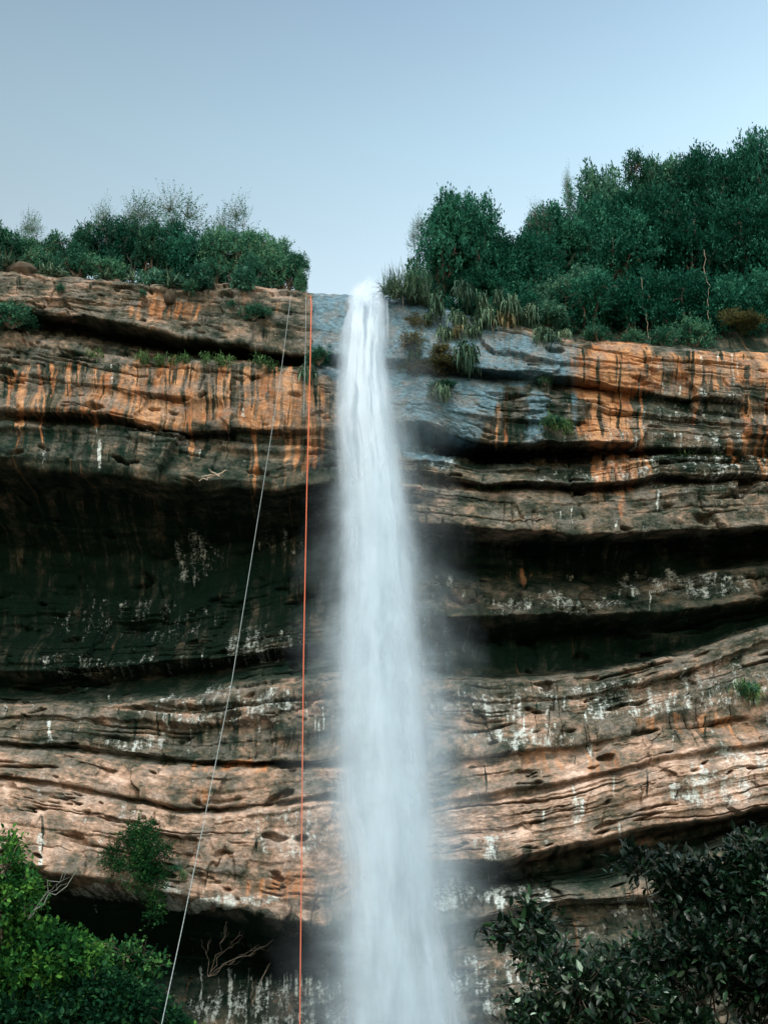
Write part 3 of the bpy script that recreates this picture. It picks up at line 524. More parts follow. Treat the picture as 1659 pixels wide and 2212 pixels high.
def blades(name, seed, n, length, width, mat, droop=1.2, out=.8, upk=.6, spread=.12, seg=6, crown='blades', front=True):
    """a tuft of arching blades growing from one root"""
    rng = np.random.RandomState(seed); a = rng.rand(n) * 6.283; el = rng.rand(n)
    h = np.stack([np.cos(a), np.sin(a) * (.8 if front else 1), 0 * a], -1); L = length * (.6 + .6 * rng.rand(n))
    t = np.linspace(0, 1, seg + 1); rise_ = upk * (1.1 - .9 * el); oo = out * (.35 + .8 * el)
    P0 = np.clip(rng.normal(0, spread, (n, 3)), -1.5 * spread, 1.5 * spread) * np.array([1, .5, .6])
    pts = P0[:, None] + h[:, None] * (oo * L)[:, None, None] * (t - .25 * t ** 2)[None, :, None]
    pts[:, :, 2] += L[:, None] * (rise_[:, None] * t[None] - droop * (.3 + .7 * el)[:, None] * t[None] ** 2)
    side = norm(np.cross(h, [0, 0, 1.0]) + rng.normal(0, .25, (n, 3)))
    wv = width * np.array([.7, 1, .95, .8, .6, .35, .04])[:seg + 1]
    l = pts + side[:, None] * wv[None, :, None] * .5; r = pts - side[:, None] * wv[None, :, None] * .5
    v = np.stack([l, r], 2).reshape(-1, 3); i = np.arange(n * (seg + 1) * 2).reshape(n, seg + 1, 2)
    f = np.stack([i[:, :-1, 0], i[:, :-1, 1], i[:, 1:, 1], i[:, 1:, 0]], -1).reshape(-1, 4)
    tint = np.repeat(np.clip(.5 + .25 * rng.normal(0, 1, n), 0, 1), (seg + 1) * 2)
    o = empty(name, (0, 0, 0)); link(crown, mesh_np(crown, v, f, M[mat], None, {'tint': tint}), o)
    c, cf = tube([(0, .05, -.12 * length), (0, 0, 0), (0, 0, .1 * length)], [.04, .07, .01], 7)
    link('root', mesh_np('root', c, cf, M['bark']), o)
    return o
used = set()
def place(proto, loc, rz, sc, label, cat, group):
    if proto.name in used: o = copy_thing(proto, loc, rz, sc)
    else:
        used.add(proto.name); o = proto; o.location = tuple(loc); o.rotation_euler = (0, 0, rz); o.scale = sc
    return tag(o, label, cat, group)
rg = np.random.RandomState(99)
# prototypes, all about 1 unit = 1 m; sizes given where they are placed
PB = {
 'dense': plant('leafy_bush', 1, rlobes(np.random.RandomState(1), 22, 4.4, 4.6, 3.4, -.5, .34), 3400, .115, 'leaf_dark', sl=.30, gap=.45),
 'dense_b': plant('leafy_bush', 2, rlobes(np.random.RandomState(5), 24, 4.6, 4.6, 3.4, -.5, .32), 3400, .12, 'leaf_dark', sl=.32, gap=.5),
 'pale': plant('pale_bush', 3, rlobes(np.random.RandomState(3), 12, 4, 3.4, 3, .1, .45), 2300, .125, 'leaf_pale', sl=.36, gap=.4),
 'open': plant('open_bush', 4, rlobes(np.random.RandomState(4), 17, 4.0, 4.2, 2.6, -.5, .36), 2300, .12, 'leaf_brink', sl=.28, gap=.5, twigs=170),
 'open_b': plant('open_bush', 14, rlobes(np.random.RandomState(24), 16, 4.0, 4.2, 2.6, -.5, .36), 2200, .12, 'leaf_brink', sl=.28, gap=.5, twigs=170),
 'lime': plant('bright_bush', 5, rlobes(np.random.RandomState(6), 8, 2, 1.6, 1.6, 0, .5), 700, .10, 'leaf_brink', sl=.3, gap=.3),
 'wispy': plant('wispy_shrub', 6, [(-.5, 0, 3.0, .5, .4, .9), (.4, 0, 3.4, .5, .4, 1.0), (0, .2, 2.4, .6, .5, .8), (.9, 0, 2.8, .4, .4, .8), (-1, 0, 2.5, .4, .4, .7)], 420, .075, 'leaf_pale', per=8, wood='grey_bark', trunk_r=.03, sl=.6, upb=1.1, twigs=260),
 'mat': plant('leafy_mat', 8, [(-.7, 0, .1, .5, .35, .22), (-.2, -.1, .16, .5, .4, .26), (.3, 0, .2, .5, .35, .3), (.8, 0, .08, .4, .3, .22)], 300, .11, 'leaf_pale', per=6, sl=.16, lw=.95, trunk_r=.02, twigs=30),
 'olive': plant('olive_bush', 7, rlobes(np.random.RandomState(9), 9, 2, 2, 1.4, -.9, .5), 700, .09, 'leaf_olive', sl=.35, gap=.5, upb=-.3),
}
# ---------------------------------------------------------------- bushes along the left brink (picture x, foot y, top y, width)
GL = 'bushes along the left brink'
def bush(kind, px, foot, topy, wid, Y, label, cat='bush', group=None, hh=4.0, ww=4.0):
    a = P(px, foot, Y); b = P(px, topy, Y); H = b[2] - a[2]; m = px2m(foot, Y) * wid
    s = PB[kind]; return place(s, a, rg.rand() * 6.28, (m / ww, m / ww * .9, H / hh), label, cat, group)
for a in [
 ('open', 5, 604, 462, 150, 47.6, 'open green bush cut off by the left picture edge on the clifftop'),
 ('open_b', 92, 606, 478, 120, 47.9, 'second clifftop bush from the left edge, low and rounded'),
 ('open', 172, 612, 466, 130, 48.0, 'mid green bush above the spiky clump near the far left brink'),
 ('dense_b', 250, 618, 455, 125, 48.6, 'dense dark bush below the pale wispy twigs on the left clifftop'),
 ('open_b', 322, 622, 462, 130, 48.0, 'gappy bush with sky showing through in the middle of the left clifftop'),
 ('dense', 392, 628, 455, 125, 48.8, 'full dark bush right under the tallest bare twigs on the left clifftop'),
 ('open', 452, 632, 462, 125, 48.2, 'bush with upright stems right of the tallest bare twigs'),
 ('open_b', 515, 636, 455, 125, 48.0, 'tall rounded bush forming the right shoulder of the left thicket'),
 ('open', 575, 638, 478, 115, 47.8, 'open bush with bright gaps sloping down towards the waterfall notch'),
 ('open_b', 618, 640, 520, 95, 47.6, 'last bush of the left thicket with drooping sprays beside the ropes'),
 ('open', 650, 640, 575, 60, 47.6, 'tiny sprig of leaves nearest the notch on the left brink'),
]: bush(*a, group=GL, hh=3.5)
for a in [
 ('wispy', 215, 600, 440, 120, 48.4, 'pale wispy shrub poking above the bushes left of the taller twigs'),
 ('wispy', 285, 600, 412, 150, 48.5, 'tall wispy shrub with a leaning bare leader above the left thicket'),
 ('wispy', 372, 600, 398, 150, 48.5, 'tallest wispy shrub with upright seed spikes above the left thicket'),
 ('wispy', 490, 610, 418, 120, 48.4, 'thin wispy shrub rising behind the right shoulder of the left thicket'),
 ('wispy', 50, 600, 450, 90, 48.2, 'small wispy treelet standing free near the left picture edge'),
]: bush(*a, cat='shrub', group='wispy shrubs above the left thicket', hh=4.8, ww=3.2)
for a in [
 ('lime', 85, 600, 545, 80, 46.9, 'low fresh green bush above the dark mound at far left'),
 ('lime', 165, 604, 548, 90, 47.0, 'bright green low bush behind the spiky clump at left'),
 ('lime', 235, 612, 560, 90, 47.0, 'low green bush in the foreground row below the dense dark bush'),
 ('lime', 460, 626, 560, 80, 47.2, 'low yellowish green bush under the right shoulder of the thicket'),
 ('lime', 545, 632, 545, 70, 47.2, 'bright yellow green bush in front of the open bush near the notch'),
]: bush(*a, cat='bush', group='low green bushes on the left brink', hh=1.6, ww=2.0)
for a in [
 ('mat', 350, 616, 590, 90, 46.0, 'creeping pale round-leaved patch at the brink above the agave'),
 ('mat', 430, 622, 590, 110, 46.1, 'pale blue green leafy mat on the brink right of the agave'),
 ('mat', 520, 628, 594, 110, 46.3, 'pale leafy mat at the brink just left of the rope tops'),
]: bush(*a, cat='ground plant', group='pale leafy mats on the left brink', hh=.5, ww=2.0)
# ---------------------------------------------------------------- thicket on the right
GR = 'bushes and trees of the right thicket'
for a in [
 ('dense', 958, 645, 392, 165, 48.8, 'tall dark tree with a pointed tip at the left end of the right thicket', 'tree'),
 ('dense_b', 1030, 650, 405, 160, 49.2, 'dark rounded tree just right of the pointed one above the falls', 'tree'),
 ('dense', 1095, 660, 485, 150, 50.0, 'dark bush sloping down into the dip of the right thicket skyline', 'bush'),
 ('dense_b', 1165, 665, 490, 150, 50.0, 'bush at the lowest dip of the right thicket skyline', 'bush'),
 ('dense_b', 1195, 600, 430, 140, 51.5, 'dark tree rising on the right side of the skyline dip', 'tree'),
 ('dense', 1265, 610, 375, 170, 52.0, 'broad dark tree on the rising skyline left of the pale topped trees', 'tree'),
 ('pale', 1330, 560, 330, 150, 54.5, 'pale feathery topped tree on the rising skyline', 'tree'),
 ('open_b', 1400, 520, 288, 150, 55.0, 'tree with airy crown letting sky through near the top of the thicket', 'tree'),
 ('open', 1470, 500, 285, 140, 55.5, 'light green airy tree beside the deepest notch of the upper skyline', 'tree'),
 ('dense_b', 1545, 520, 300, 150, 54.5, 'dark tree between the airy notch tree and the highest skyline tree', 'tree'),
 ('dense', 1620, 520, 265, 160, 55.5, 'tall tree at the highest point of the skyline by the right picture edge', 'tree'),
 ('dense_b', 1690, 560, 250, 170, 55.5, 'tallest tree cut off by the right picture edge', 'tree'),
 ('dense', 1330, 640, 440, 190, 51.5, 'big dark shadowed bush in the middle of the right thicket', 'bush'),
 ('dense_b', 1420, 620, 390, 200, 52.5, 'dark bush under the airy crowned tree', 'bush'),
 ('dense', 1510, 620, 400, 200, 52.5, 'deep green bush under the skyline notch', 'bush'),
 ('dense_b', 1600, 640, 410, 200, 52.5, 'dark bush hanging below the highest skyline tree', 'bush'),
 ('dense', 1680, 680, 440, 200, 52.5, 'dark bush filling the right picture edge below the tallest tree', 'bush'),
 ('dense_b', 1140, 690, 545, 170, 49.6, 'dark bush behind the row of hanging spiky clumps', 'bush'),
 ('pale', 1215, 700, 560, 170, 48.8, 'pale grey green bush with upright sprays in the centre of the thicket', 'bush'),
 ('dense', 1060, 668, 570, 140, 49.2, 'leafy dark bush just above the spiky clumps by the blue wet rock', 'bush'),
 ('pale', 1185, 728, 630, 120, 47.6, 'lower pale grey bush drooping towards the blue slab', 'bush'),
 ('dense_b', 1270, 735, 590, 170, 48.0, 'dark bush at the brink above the top of the orange stain', 'bush'),
 ('dense', 1370, 745, 560, 200, 48.6, 'shadowed bush at the brink above the broad orange wall', 'bush'),
 ('dense_b', 1460, 750, 570, 200, 48.6, 'shadowed bush with hanging roots right of the broad orange wall', 'bush'),
 ('dense', 1560, 755, 560, 200, 49.0, 'shadowed bush above the streaky right wall', 'bush'),
 ('dense_b', 1660, 745, 580, 180, 49.5, 'shadowed bush at the right picture edge just above bare rock', 'bush'),
 ('dense_b', 1010, 655, 590, 110, 48.6, 'low broad leaved bush between the tall grass and the dark tree', 'bush'),
 ('dense_b', 905, 668, 600, 80, 48.2, 'dark leafy plant in the corner between the wet rock and the tall grass', 'bush'),
 ('dense', 950, 690, 610, 90, 48.2, 'dark leaves behind the clump nearest the falls', 'bush'),
 ('dense_b', 1005, 708, 630, 95, 48.0, 'dark leaves behind the small drooping clump', 'bush'),
 ('dense', 1070, 715, 620, 110, 48.0, 'dark leaves behind the broad and yellowish clumps', 'bush'),
 ('dense_b', 1130, 725, 630, 100, 48.0, 'dark leaves at the right end of the drooping clumps', 'bush'),
]: bush(a[0], *a[1:7], cat=a[7], group=GR, hh=3.55, ww=3.8)
for a in [
 ('wispy', 1170, 560, 440, 70, 50.5, 'thin twiggy sprig standing in the skyline dip of the right thicket'),
 ('wispy', 1235, 520, 380, 70, 51.5, 'thin twiggy sprig above the broad dark tree on the rising skyline'),
 ('wispy', 900, 600, 470, 60, 48.5, 'thin leafy sprig leaning over the falls from the dark pointed tree'),
]: bush(*a, cat='shrub', group='twiggy sprigs above the right thicket', hh=4.3, ww=3.2)
for a in [
 ('olive', 1600, 690, 655, 95, 47.0, 'reddish olive bush hanging over the bare rock at far right'),
 ('olive', 895, 700, 640, 60, 46.9, 'brown green mat hanging beside the blue rock right of the falls'),
 ('olive', 905, 745, 690, 80, 46.6, 'lower brown green mat hanging right of the falls'),
 ('olive', 935, 790, 745, 110, 46.3, 'straggly olive plants on the shelf left of the big drooping clump'),
 ('olive', 960, 765, 725, 70, 46.4, 'small leafy plants tucked below the orange tipped clump'),
]: bush(*a, cat='hanging plant', group='olive plants hanging on the upper wall', hh=2.0, ww=2.0)
for a in [
 ('lime', 1290, 748, 700, 70, 46.4, 'grey green plant hanging at the top left corner of the orange wall'),
 ('lime', 1370, 755, 715, 60, 46.4, 'small leafy plant on the brink above the middle of the orange wall'),
 ('lime', 1430, 758, 712, 80, 46.4, 'leafy plant on the brink where the orange wall turns grey'),
 ('lime', 1500, 760, 690, 100, 46.8, 'bright green bush hanging over the right wall brink'),
 ('lime', 895, 632, 590, 60, 47.2, 'yellow green plant at the foot of the tall grass beside the falls'),
 ('lime', 1060, 712, 655, 60, 46.9, 'fresh green plant between the hanging spiky clumps'),
]: bush(*a, cat='plant', group='small green plants on the right brink', hh=1.6, ww=2.0)
# bushes rooted on the face
def wbush(kind, px, py, wid, hgt, out, label, cat, group=None, hh=1.6, ww=2.0):
    a = wall(px, py, out); m = px2m(py, a[1]); return place(PB[kind], a, rg.rand() * 6.28, (m * wid / ww, m * wid / ww * .8, m * hgt / hh), label, cat, group)
for a in [
 ('lime', 547, 695, 62, 42, .1, 'yellow green bush rooted in the ledge left of the long grey rope'),
 ('lime', 575, 690, 34, 24, .1, 'small mossy cushion beside the yellow green ledge bush'),
 ('lime', 408, 640, 44, 38, .1, 'small reddish green bush right of the hanging agave'),
 ('lime', 30, 720, 110, 62, .3, 'dark ivy patch on the wall at the left picture edge'),
 ('lime', 132, 640, 26, 26, .1, 'little round plant stuck on the face at upper left'),
 ('lime', 310, 645, 20, 18, .1, 'tiny dark cushion plant on the orange upper band'),
 ('lime', 690, 795, 70, 44, .3, 'dark green plants under the ledge left of the falls'),
 ('lime', 500, 668, 22, 24, .1, 'small tuft on the face below the pale leafy mat'),
 ('lime', 1200, 925, 60, 22, .1, 'mossy cushion on the ledge left of the orange stripe'),
 ('lime', 1455, 965, 30, 30, .1, 'lone green plant in the grey right wall'),
 ('lime', 1175, 838, 36, 22, .1, 'small plant in the crack under the blue slab'),
 ('lime', 955, 845, 70, 20, .1, 'brownish cushion above the lone pale tuft on the wet wall'),
 ('lime', 1620, 1510, 60, 40, .1, 'green plant in the pale ledges at the right picture edge'),
 ('lime', 375, 1890, 50, 22, .1, 'patch of small ferns right of the hanging shrub'),
]: wbush(*a, cat='plant', group='small plants rooted on the cliff face')
# hanging shrub on the lower left wall
hs = plant('hanging_shrub', 31, [(0, -.4, 0, .75, .6, .8), (-.65, -.3, -.25, .65, .5, .65), (.5, -.4, -.35, .75, .55, .75), (0, -.5, -.75, .8, .6, .6), (.05, -.3, .75, .42, .35, .5), (.6, -.3, -1.2, .45, .35, .7), (.75, -.2, -2.0, .28, .25, .6)], 1800, .085, 'leaf_mid', sl=.3, gap=.25, roots=((.6, .6, -.6),), trunk_r=.06)
a = wall(305, 1840, .35); place(hs, a, 0, (1.05, 1, 1.05), 'bushy dark green shrub growing from the lower left wall with a tail over the overhang', 'shrub', None)
# ---------------------------------------------------------------- spiky clumps and grasses
TF = {
 'droop': blades('spiky_clump', 41, 260, .62, .08, 'blade_pale', droop=1.6, out=.6, upk=.5, spread=.33),
 'dry': blades('spiky_clump', 42, 200, .62, .08, 'blade_dry', droop=1.6, out=.6, upk=.45, spread=.33),
 'agave': blades('agave_clump', 43, 60, .8, .09, 'blade_pale', droop=.55, out=1.0, upk=.9, spread=.15),
 'grass': blades('grass_tuft', 44, 130, .6, .04, 'blade_green', droop=1.0, out=.6, upk=.9, spread=.3),
 'tall': blades('grass_clump', 45, 240, 2.3, .035, 'blade_pale', droop=.75, out=.75, upk=1.15, spread=.3),
}
def tuft(kind, px, py, size, label, cat, group, Y=None, base=1.0, out=.12):
    a = P(px, py, Y) if Y else wall(px, py, out); m = px2m(py, a[1]) * size / base
    return place(TF[kind], a, rg.rand() * 6.28, (m, m, m), label, cat, group)
GC = 'drooping spiky clumps right of the falls'
for a in [
 ('droop', 943, 655, 48, 'drooping pale clump nearest the falls on the blue wet rock'),
 ('droop', 988, 685, 38, 'small drooping clump between the two largest upper ones'),
 ('droop', 1004, 625, 46, 'pale drooping clump highest under the dark trees'),
 ('droop', 1042, 645, 32, 'little drooping clump between the dark bushes'),
 ('droop', 1044, 683, 50, 'broad drooping clump overhanging the pale blue slab'),
 ('dry', 1088, 684, 42, 'yellowish drooping clump right of the broad one'),
 ('droop', 1108, 660, 52, 'tall drooping clump beneath the dark bush'),
 ('droop', 1140, 672, 38, 'dark shaded clump at the right end of the upper row'),
 ('droop', 962, 722, 34, 'green left half of the orange tipped clump pair'),
 ('dry', 984, 720, 34, 'clump with orange dried leaves below the upper row'),
 ('droop', 1010, 768, 62, 'biggest shaggy clump hanging at the left end of the shelf'),
 ('droop', 996, 775, 34, 'pale tipped clump tucked into the left of the shaggy one'),
 ('droop', 1178, 735, 48, 'lone drooping clump at the top of the slab left of the orange stripe'),
 ('droop', 940, 846, 36, 'left half of the lone tuft low on the wet blue wall'),
 ('droop', 962, 850, 32, 'right half of the lone tuft low on the wet blue wall'),
 ('droop', 1176, 828, 24, 'tiny pale tuft in the crack under the blue slab'),
 ('droop', 915, 640, 34, 'drooping clump just right of the tall grass foot'),
 ('droop', 925, 690, 26, 'little pale clump left of the small drooping one'),
 ('droop', 1020, 715, 30, 'small clump below the broad overhanging one'),
 ('droop', 1075, 640, 34, 'pale clump under the leafy dark bush'),
 ('droop', 895, 770, 22, 'tiny clump among the olive plants beside the falls'),
 ('droop', 1160, 700, 30, 'dark clump just above the lone drooping one'),
 ('droop', 1215, 725, 26, 'small clump right of the lone drooping one'),
 ('droop', 668, 805, 42, 'dark drooping tuft behind the orange rope'),
]: tuft(*a, 'spiky plant', GC, Y=46.3 if (a[2] < 700 and a[1] > 930) else None, out=.25)
for a in [
 ('agave', 375, 618, 46, 'large agave rosette hanging on the brink of the left wall', 45.5),
 ('agave', 362, 600, 34, 'agave rosette behind the large hanging one', 46.0),
 ('agave', 122, 592, 40, 'spiky rosette right of the dark mound on the brink', 45.9),
 ('agave', 98, 588, 36, 'yellow tipped spiky rosette beside the dark mound', 46.0),
 ('agave', 15, 572, 44, 'spiky rosette at the left picture edge brink', 46.0),
 ('agave', 70, 562, 34, 'spiky rosette behind the dark mound', 46.5),
 ('agave', 228, 600, 34, 'spiky rosette in the low green growth left of centre brink', 46.2),
 ('agave', 285, 604, 30, 'small spiky rosette on the brink between two gappy bushes', 46.2),
 ('agave', 450, 612, 34, 'spiky rosette above the pale leafy mat', 46.3),
]: tuft(a[0], a[1], a[2], a[3], a[4], 'agave', 'agave rosettes on the left brink', Y=a[5], base=.8)
for a in [
 ('tall', 838, 618, 40, 'thin spray of grass leaning over the crest of the falls'),
 ('tall', 862, 622, 52, 'tall pale grass clump right beside the crest of the falls'),
 ('tall', 888, 626, 58, 'tallest grass clump above the wet blue rock'),
 ('tall', 912, 628, 52, 'grass clump against the foot of the dark trees'),
 ('tall', 850, 628, 34, 'short pale grass at the very edge of the notch'),
]: place(TF[a[0]], P(a[1], a[2] + 12, 47.0), rg.rand() * 6.28, (px2m(a[2], 47.2) * a[3] / 1.4,) * 3, a[4], 'grass clump', 'tall grass beside the crest of the falls')
for a in [
 (205, 766, 20, 'left of the ledge tufts under the upper shadow line'), (308, 778, 26, 'dark tuft on the ledge above the orange streaks'),
 (345, 780, 20, 'small tuft right of the dark ledge tuft'), (378, 782, 24, 'pale grass tuft on the ledge above the widest orange streaks'),
 (402, 782, 22, 'grass tuft just right of the pale one on the ledge'), (445, 784, 22, 'little tuft alone mid ledge'),
 (478, 786, 26, 'spread grass tuft on the ledge below the brown band'), (492, 786, 20, 'short tuft touching the spread one'),
 (565, 788, 28, 'bright grass tuft on the ledge left of the grey rope'), (582, 790, 24, 'grass tuft nearest the grey rope on the ledge'),
 (1195, 918, 32, 'lit grass on the ledge left of the orange stripe'), (1222, 926, 30, 'drooping grass at the right end of that ledge'),
 (1040, 1052, 20, 'tiny grass on the tan lip under the deep recess'), (1075, 1054, 18, 'short grass further right on the tan lip'),
 (1545, 972, 20, 'tuft above the white stained far right ledge'), (1480, 968, 22, 'grass tuft in the ledge of the grey right wall'),
 (1600, 1490, 34, 'green grass spilling over the pale ledge at far right'), (1630, 1500, 30, 'grass tuft cut by the right edge on the pale ledge'),
 (360, 1885, 20, 'fern like tuft beside the hanging shrub tail'), (395, 1895, 18, 'fern tuft right of the hanging shrub'),
]: tuft('grass', a[0], a[1], a[2], a[3], 'grass tuft', 'grass tufts on the ledges', base=.55)
# dark mound on the brink and the snag on the ledge
def lump_mesh(name, r, seed, mat, n=40):
    u, v = np.meshgrid(np.linspace(0, 2 * np.pi, n), np.linspace(0, np.pi, n // 2)); k = 1 + .35 * fbm(np.cos(u) * np.sin(v) * 1.5 + 3, np.cos(v) * 1.5 + np.sin(u) * np.sin(v), 4, seed)
    c = np.stack([r[0] * k * np.cos(u) * np.sin(v), r[1] * k * np.sin(u) * np.sin(v), r[2] * k * np.cos(v)], -1)
    i = np.arange(n * (n // 2)).reshape(n // 2, n); return mesh_np(name, c.reshape(-1, 3), np.stack([i[:-1, :-1], i[1:, :-1], i[1:, 1:], i[:-1, 1:]], -1).reshape(-1, 4), mat)
o = link('mound', lump_mesh('mound', (.75, .6, .5), 3, M['soil'])); o.location = tuple(P(48, 588, 46.3)); tag(o, 'dark earthy mound sitting on the brink at upper left', 'mound')
o = link('root_ball', lump_mesh('root_ball', (.28, .25, .42), 5, M['soil'])); o.location = tuple(wall(368, 640, .2)); tag(o, 'dark root ball hanging under the large agave', 'root ball')
rng = np.random.RandomState(5); tb = []; b0_ = wall(470, 1030, .5)
for e in ((435, 1050), (440, 1036), (492, 1022), (480, 1040), (455, 1022)):
    q = wall(e[0], e[1], .9); q[1] = b0_[1] - .3 * rng.rand(); tb.append(tube(bent(b0_, q, rng, 6, .06), np.linspace(.06, .02, 6), 6))
tag(link('driftwood_snag', mesh_np('driftwood_snag', *join_np(tb), M['pale_bark'])), 'bleached forked snag lodged on the lip above the dark left cave', 'driftwood')
# creepers hanging over the slab and roots of the thicket
GV = 'thin vines hanging on the upper right wall'
for n_, (x0, ya, x1, yb, lab) in enumerate([(1062, 705, 1070, 760, 'thin dark vine hanging from the broad drooping clump'), (1075, 705, 1082, 745, 'short dark vine right of the first on the blue slab'), (1098, 705, 1104, 790, 'longest thin vine crossing the blue slab'),
    (1180, 760, 1185, 850, 'thin vine below the lone drooping clump'), (1345, 640, 1360, 742, 'pale root hanging in the dark thicket above the orange wall'), (1385, 600, 1400, 730, 'long pale root in the dark of the thicket'), (1520, 540, 1530, 690, 'pale liana hanging in the right thicket'), (870, 640, 872, 760, 'vine hanging down beside the right edge of the falls')]):
    rr = np.random.RandomState(n_); a = P(x0, ya, 45.6 if x0 < 1200 else 47.4); b = P(x1, yb, 45.5 if x0 < 1200 else 47.2)
    if x0 < 900: a = P(x0, ya, 46.6); b = P(x1, yb, 45.8)
    tag(link('vine', mesh_np('vine', *tube(bent(a, b, rr, 14, .022), .012, 5), M['bark' if x0 < 1200 else 'pale_bark'])), lab, 'vine', GV)
# ---------------------------------------------------------------- ropes
def rope_mat(name, c):
    t = NT(name); p, x, y, z = t.pos(); wv = t.math('SINE', t.math('MULTIPLY', t.math('ADD', z, t.math('MULTIPLY', x, .5)), 60.0))
    return t.end(t.bsdf(t.mix(t.mr(wv, -1, 1), tuple(q * .75 for q in c), c), .7, .3))
M['rope_orange'] = rope_mat('rope_orange', (0.70, 0.17, 0.085)); M['rope_grey'] = rope_mat('rope_grey', (0.24, 0.29, 0.30))
def rope(pts, r, mat, label):
    pp = np.array([P(*q) for q in pts]); t = np.linspace(0, 1, len(pp)); tt = np.linspace(0, 1, 90)
    sm = np.stack([np.interp(tt, t, pp[:, j]) for j in range(3)], -1)
    tag(link('rope', mesh_np('rope', *tube(sm, r, 8), mat)), label, 'rope', 'abseiling ropes hanging over the brink')
rope([(655, 628, 50), (664, 633, 48.4), (671, 640, 47.2), (673, 660, 46.2), (672, 700, 45.2), (670, 800, 44.5), (663, 1060, 43.6), (656, 1420, 43.0), (652, 1800, 42.6), (648, 2212, 42.2), (644, 2600, 41.8)], .021, M['rope_orange'], 'long taut orange rope hanging straight down just left of the falls')
rope([(640, 626, 50), (633, 630, 48.2), (629, 640, 46.3), (626, 660, 45.3), (622, 690, 44.6), (608, 800, 43.4), (580, 980, 41.8), (540, 1230, 39), (500, 1480, 36), (440, 1780, 32.5), (395, 2000, 30), (350, 2212, 27.5), (280, 2560, 24)], .0105, M['rope_grey'], 'pale grey rope stretched diagonally down to the lower left')
rope([(664, 634, 48.4), (661, 642, 47.0), (661, 700, 45.3), (659, 800, 44.6), (656, 895, 44.2)], .012, M['rope_grey'], 'short thin grey rope ending halfway down the orange streaked wall')
# ---------------------------------------------------------------- near foliage, lower left and lower right
def near_at(px, py, Y): return P(px, py, Y)
def near_plant(name, seed, Y, spots, root_px, n_sprigs, leaf, mat, label, cat, per=9, sl=.3, gap=.25, lw=.6, shape='leaf', trunk_r=.05, twigs=120, upb=.3, dpt=.8):
    """crown lobes given at picture spots (x, y, rx, ry) at distance Y"""
    r0 = P(root_px[0], root_px[1], Y + .2); r0[2] = float(gz(r0[0], r0[1])) - .1; L = []
    for (x, y, rx, ry) in spots:
        c = P(x, y, Y) - r0; m = px2m(y, Y); L.append((c[0], c[1] + (rg.rand() - .5) * dpt, c[2], rx * m, max(rx, ry) * m * dpt, ry * m))
    o = plant(name, seed, L, n_sprigs, leaf, mat, per=per, sl=sl, gap=gap, lw=lw, shape=shape, trunk_r=trunk_r, twigs=twigs, upb=upb)
    o.location = tuple(r0); return tag(o, label, cat)
near_plant('leafy_tree', 51, 31, [(-12, 1837, 29.92, 32.3), (15.6, 1874, 29.92, 15.3), (-2.8, 1912, 40.48, 17), (43.2, 1937, 44, 15.3), (6.4, 1972, 52.8, 22.1)], (-120, 2500), 1000, .13, 'leaf_lime', 'bright lime green tree top rising along the left picture edge', 'tree', gap=.75, upb=.1, sl=.4, trunk_r=.1)
near_plant('leafy_tree', 52, 31.5, [(6.4, 2058, 70.4, 34), (89.2, 2040, 48.4, 22.1), (139.8, 2058, 42.24, 17), (43.2, 2098, 96.8, 25.5), (167.4, 2083, 48.4, 20.4), (107.6, 2123, 105.6, 27.2), (-39.6, 2128, 70.4, 51)], (60, 2600), 4200, .15, 'leaf_lime', 'fresh green tree with layered sprays at the lower left', 'tree', gap=.4, sl=.4, trunk_r=.1)
near_plant('leafy_tree', 53, 31, [(43.2, 2198, 114.4, 38.25), (190.4, 2158, 79.2, 25.5), (236.4, 2146, 52.8, 18.7), (153.6, 2218, 114.4, 38.25), (43.2, 2278, 132, 42.5), (282.4, 2178, 52.8, 20.4), (190.4, 2298, 132, 42.5)], (200, 2650), 5200, .15, 'leaf_shade', 'darker green tree filling the bottom left corner', 'tree', gap=.45, sl=.4, trunk_r=.1)
near_plant('leafy_tree', 54, 33, [(291.6, 2198, 70.4, 28.9), (342.2, 2233, 48.4, 23.8), (264, 2258, 88, 38.25), (379, 2283, 48.4, 22.1)], (360, 2650), 2200, .15, 'leaf_shade', 'small green tree reaching towards the foot of the grey rope', 'tree', gap=.45, sl=.4, trunk_r=.08)
near_plant('leafy_tree', 55, 35, [(273.2, 2063, 31.68, 6.8), (310, 2078, 24.64, 8.5), (254.8, 2093, 29.92, 8.5), (296.2, 2110, 38.72, 10.2)], (340, 2500), 330, .13, 'leaf_mid', 'thin leafy treetop against the black cave at lower left', 'tree', gap=.5, twigs=60, sl=.4, trunk_r=.06)
near_plant('leafy_tree', 56, 35, [(392.8, 2248, 29.92, 11.9), (420.4, 2278, 44, 18.7)], (470, 2600), 420, .15, 'leaf_lime', 'little tree top beside the white streaks at the bottom', 'tree', gap=.5, twigs=40, sl=.4, trunk_r=.06)
def bare(name, seed, Y, root, ends, r, label, mat='pale_bark', sub=3):
    rr = np.random.RandomState(seed); a = P(root[0], root[1], Y); tb = []
    for e in ends:
        b = P(e[0], e[1], Y + rr.normal(0, .15)); c = bent(a, b, rr, 9, .05); tb.append(tube(c, np.linspace(r, r * .3, 9), 6))
        for _ in range(sub):
            k = rr.randint(3, 8); q = c[k] + (b - a) * (.18 + .15 * rr.rand()) + rr.normal(0, .10 * np.linalg.norm(b - a), 3) * [1, .5, .6]; tb.append(tube(bent(c[k], q, rr, 5, .08), np.linspace(r * .45, r * .15, 5), 4))
    tag(link(name, mesh_np(name, *join_np(tb), M[mat])), label, 'branch')
bare('bare_branch', 61, 30.5, (62, 1985), [(150, 1870), (180, 1845)], .022, 'pale bare branch slanting up from the lime green tree', 'grey_bark')
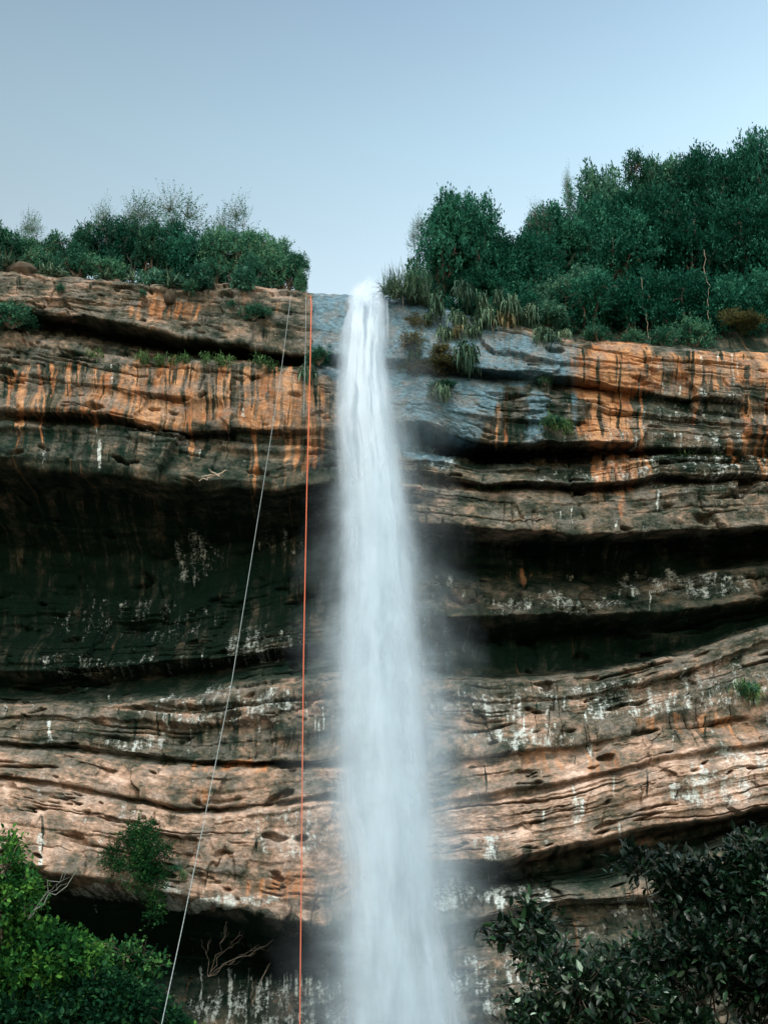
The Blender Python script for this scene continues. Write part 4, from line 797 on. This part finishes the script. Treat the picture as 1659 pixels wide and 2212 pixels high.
bare('bare_branch', 62, 36, (450, 2110), [(452, 2030), (490, 1990), (530, 2060), (560, 2040), (520, 2010), (590, 2030)], .007, 'tangle of bare twigs in front of the black lower cave', 'bark')
bare('bare_branch', 63, 36, (545, 2170), [(545, 2110), (575, 2095)], .02, 'short leafless stem right of the twig tangle', 'bark', 2)
GD = [(1120, 1975, 45, 25), (1085, 2010, 40, 20), (1150, 2010, 35, 20)]
near_plant('glossy_shrub', 71, 7.2, [(1160, 1990, 26, 10), (1120, 2022, 34, 7), (1165, 2018, 20, 10), (1150, 2050, 22, 8), (1185, 2070, 18, 12)], (1450, 3000), 120, .065, 'leaf_gloss', 'dark leafy branch tip reaching left towards the falls', 'shrub', per=9, sl=.11, gap=0, lw=.4, twigs=60, trunk_r=.010, dpt=.5)
near_plant('glossy_shrub', 72, 6.8, [(1400, 1872, 30, 6), (1440, 1900, 30, 12), (1480, 1935, 44, 18), (1565, 1915, 46, 20), (1615, 1880, 36, 12), (1655, 1850, 30, 22), (1510, 1985, 55, 16)], (1560, 3000), 900, .052, 'leaf_gloss', 'glossy dark shrub crown with pale glinting leaves at right', 'shrub', per=9, sl=.13, gap=.5, lw=.42, twigs=160, trunk_r=.012, dpt=.6)
near_plant('glossy_shrub', 73, 6.6, [(1655, 1960, 54, 46), (1580, 2015, 74, 38), (1500, 2060, 56, 26), (1425, 2090, 54, 22), (1655, 2090, 80, 70), (1360, 2115, 44, 14)], (1640, 3000), 2200, .05, 'leaf_gloss', 'dense dark shrub along the right picture edge', 'shrub', per=9, sl=.14, gap=.5, lw=.42, twigs=200, trunk_r=.012, dpt=.6)
near_plant('glossy_shrub', 74, 6.4, [(1235, 2130, 40, 12), (1310, 2160, 74, 24), (1215, 2190, 60, 18), (1410, 2180, 95, 36), (1150, 2222, 34, 8), (1520, 2155, 100, 46), (1310, 2235, 120, 30), (1500, 2255, 150, 46), (1185, 2095, 22, 10)], (1350, 3000), 2600, .052, 'leaf_gloss', 'dark glossy shrub filling the bottom right corner', 'shrub', per=9, sl=.14, gap=.5, lw=.42, twigs=260, trunk_r=.012, dpt=.6)
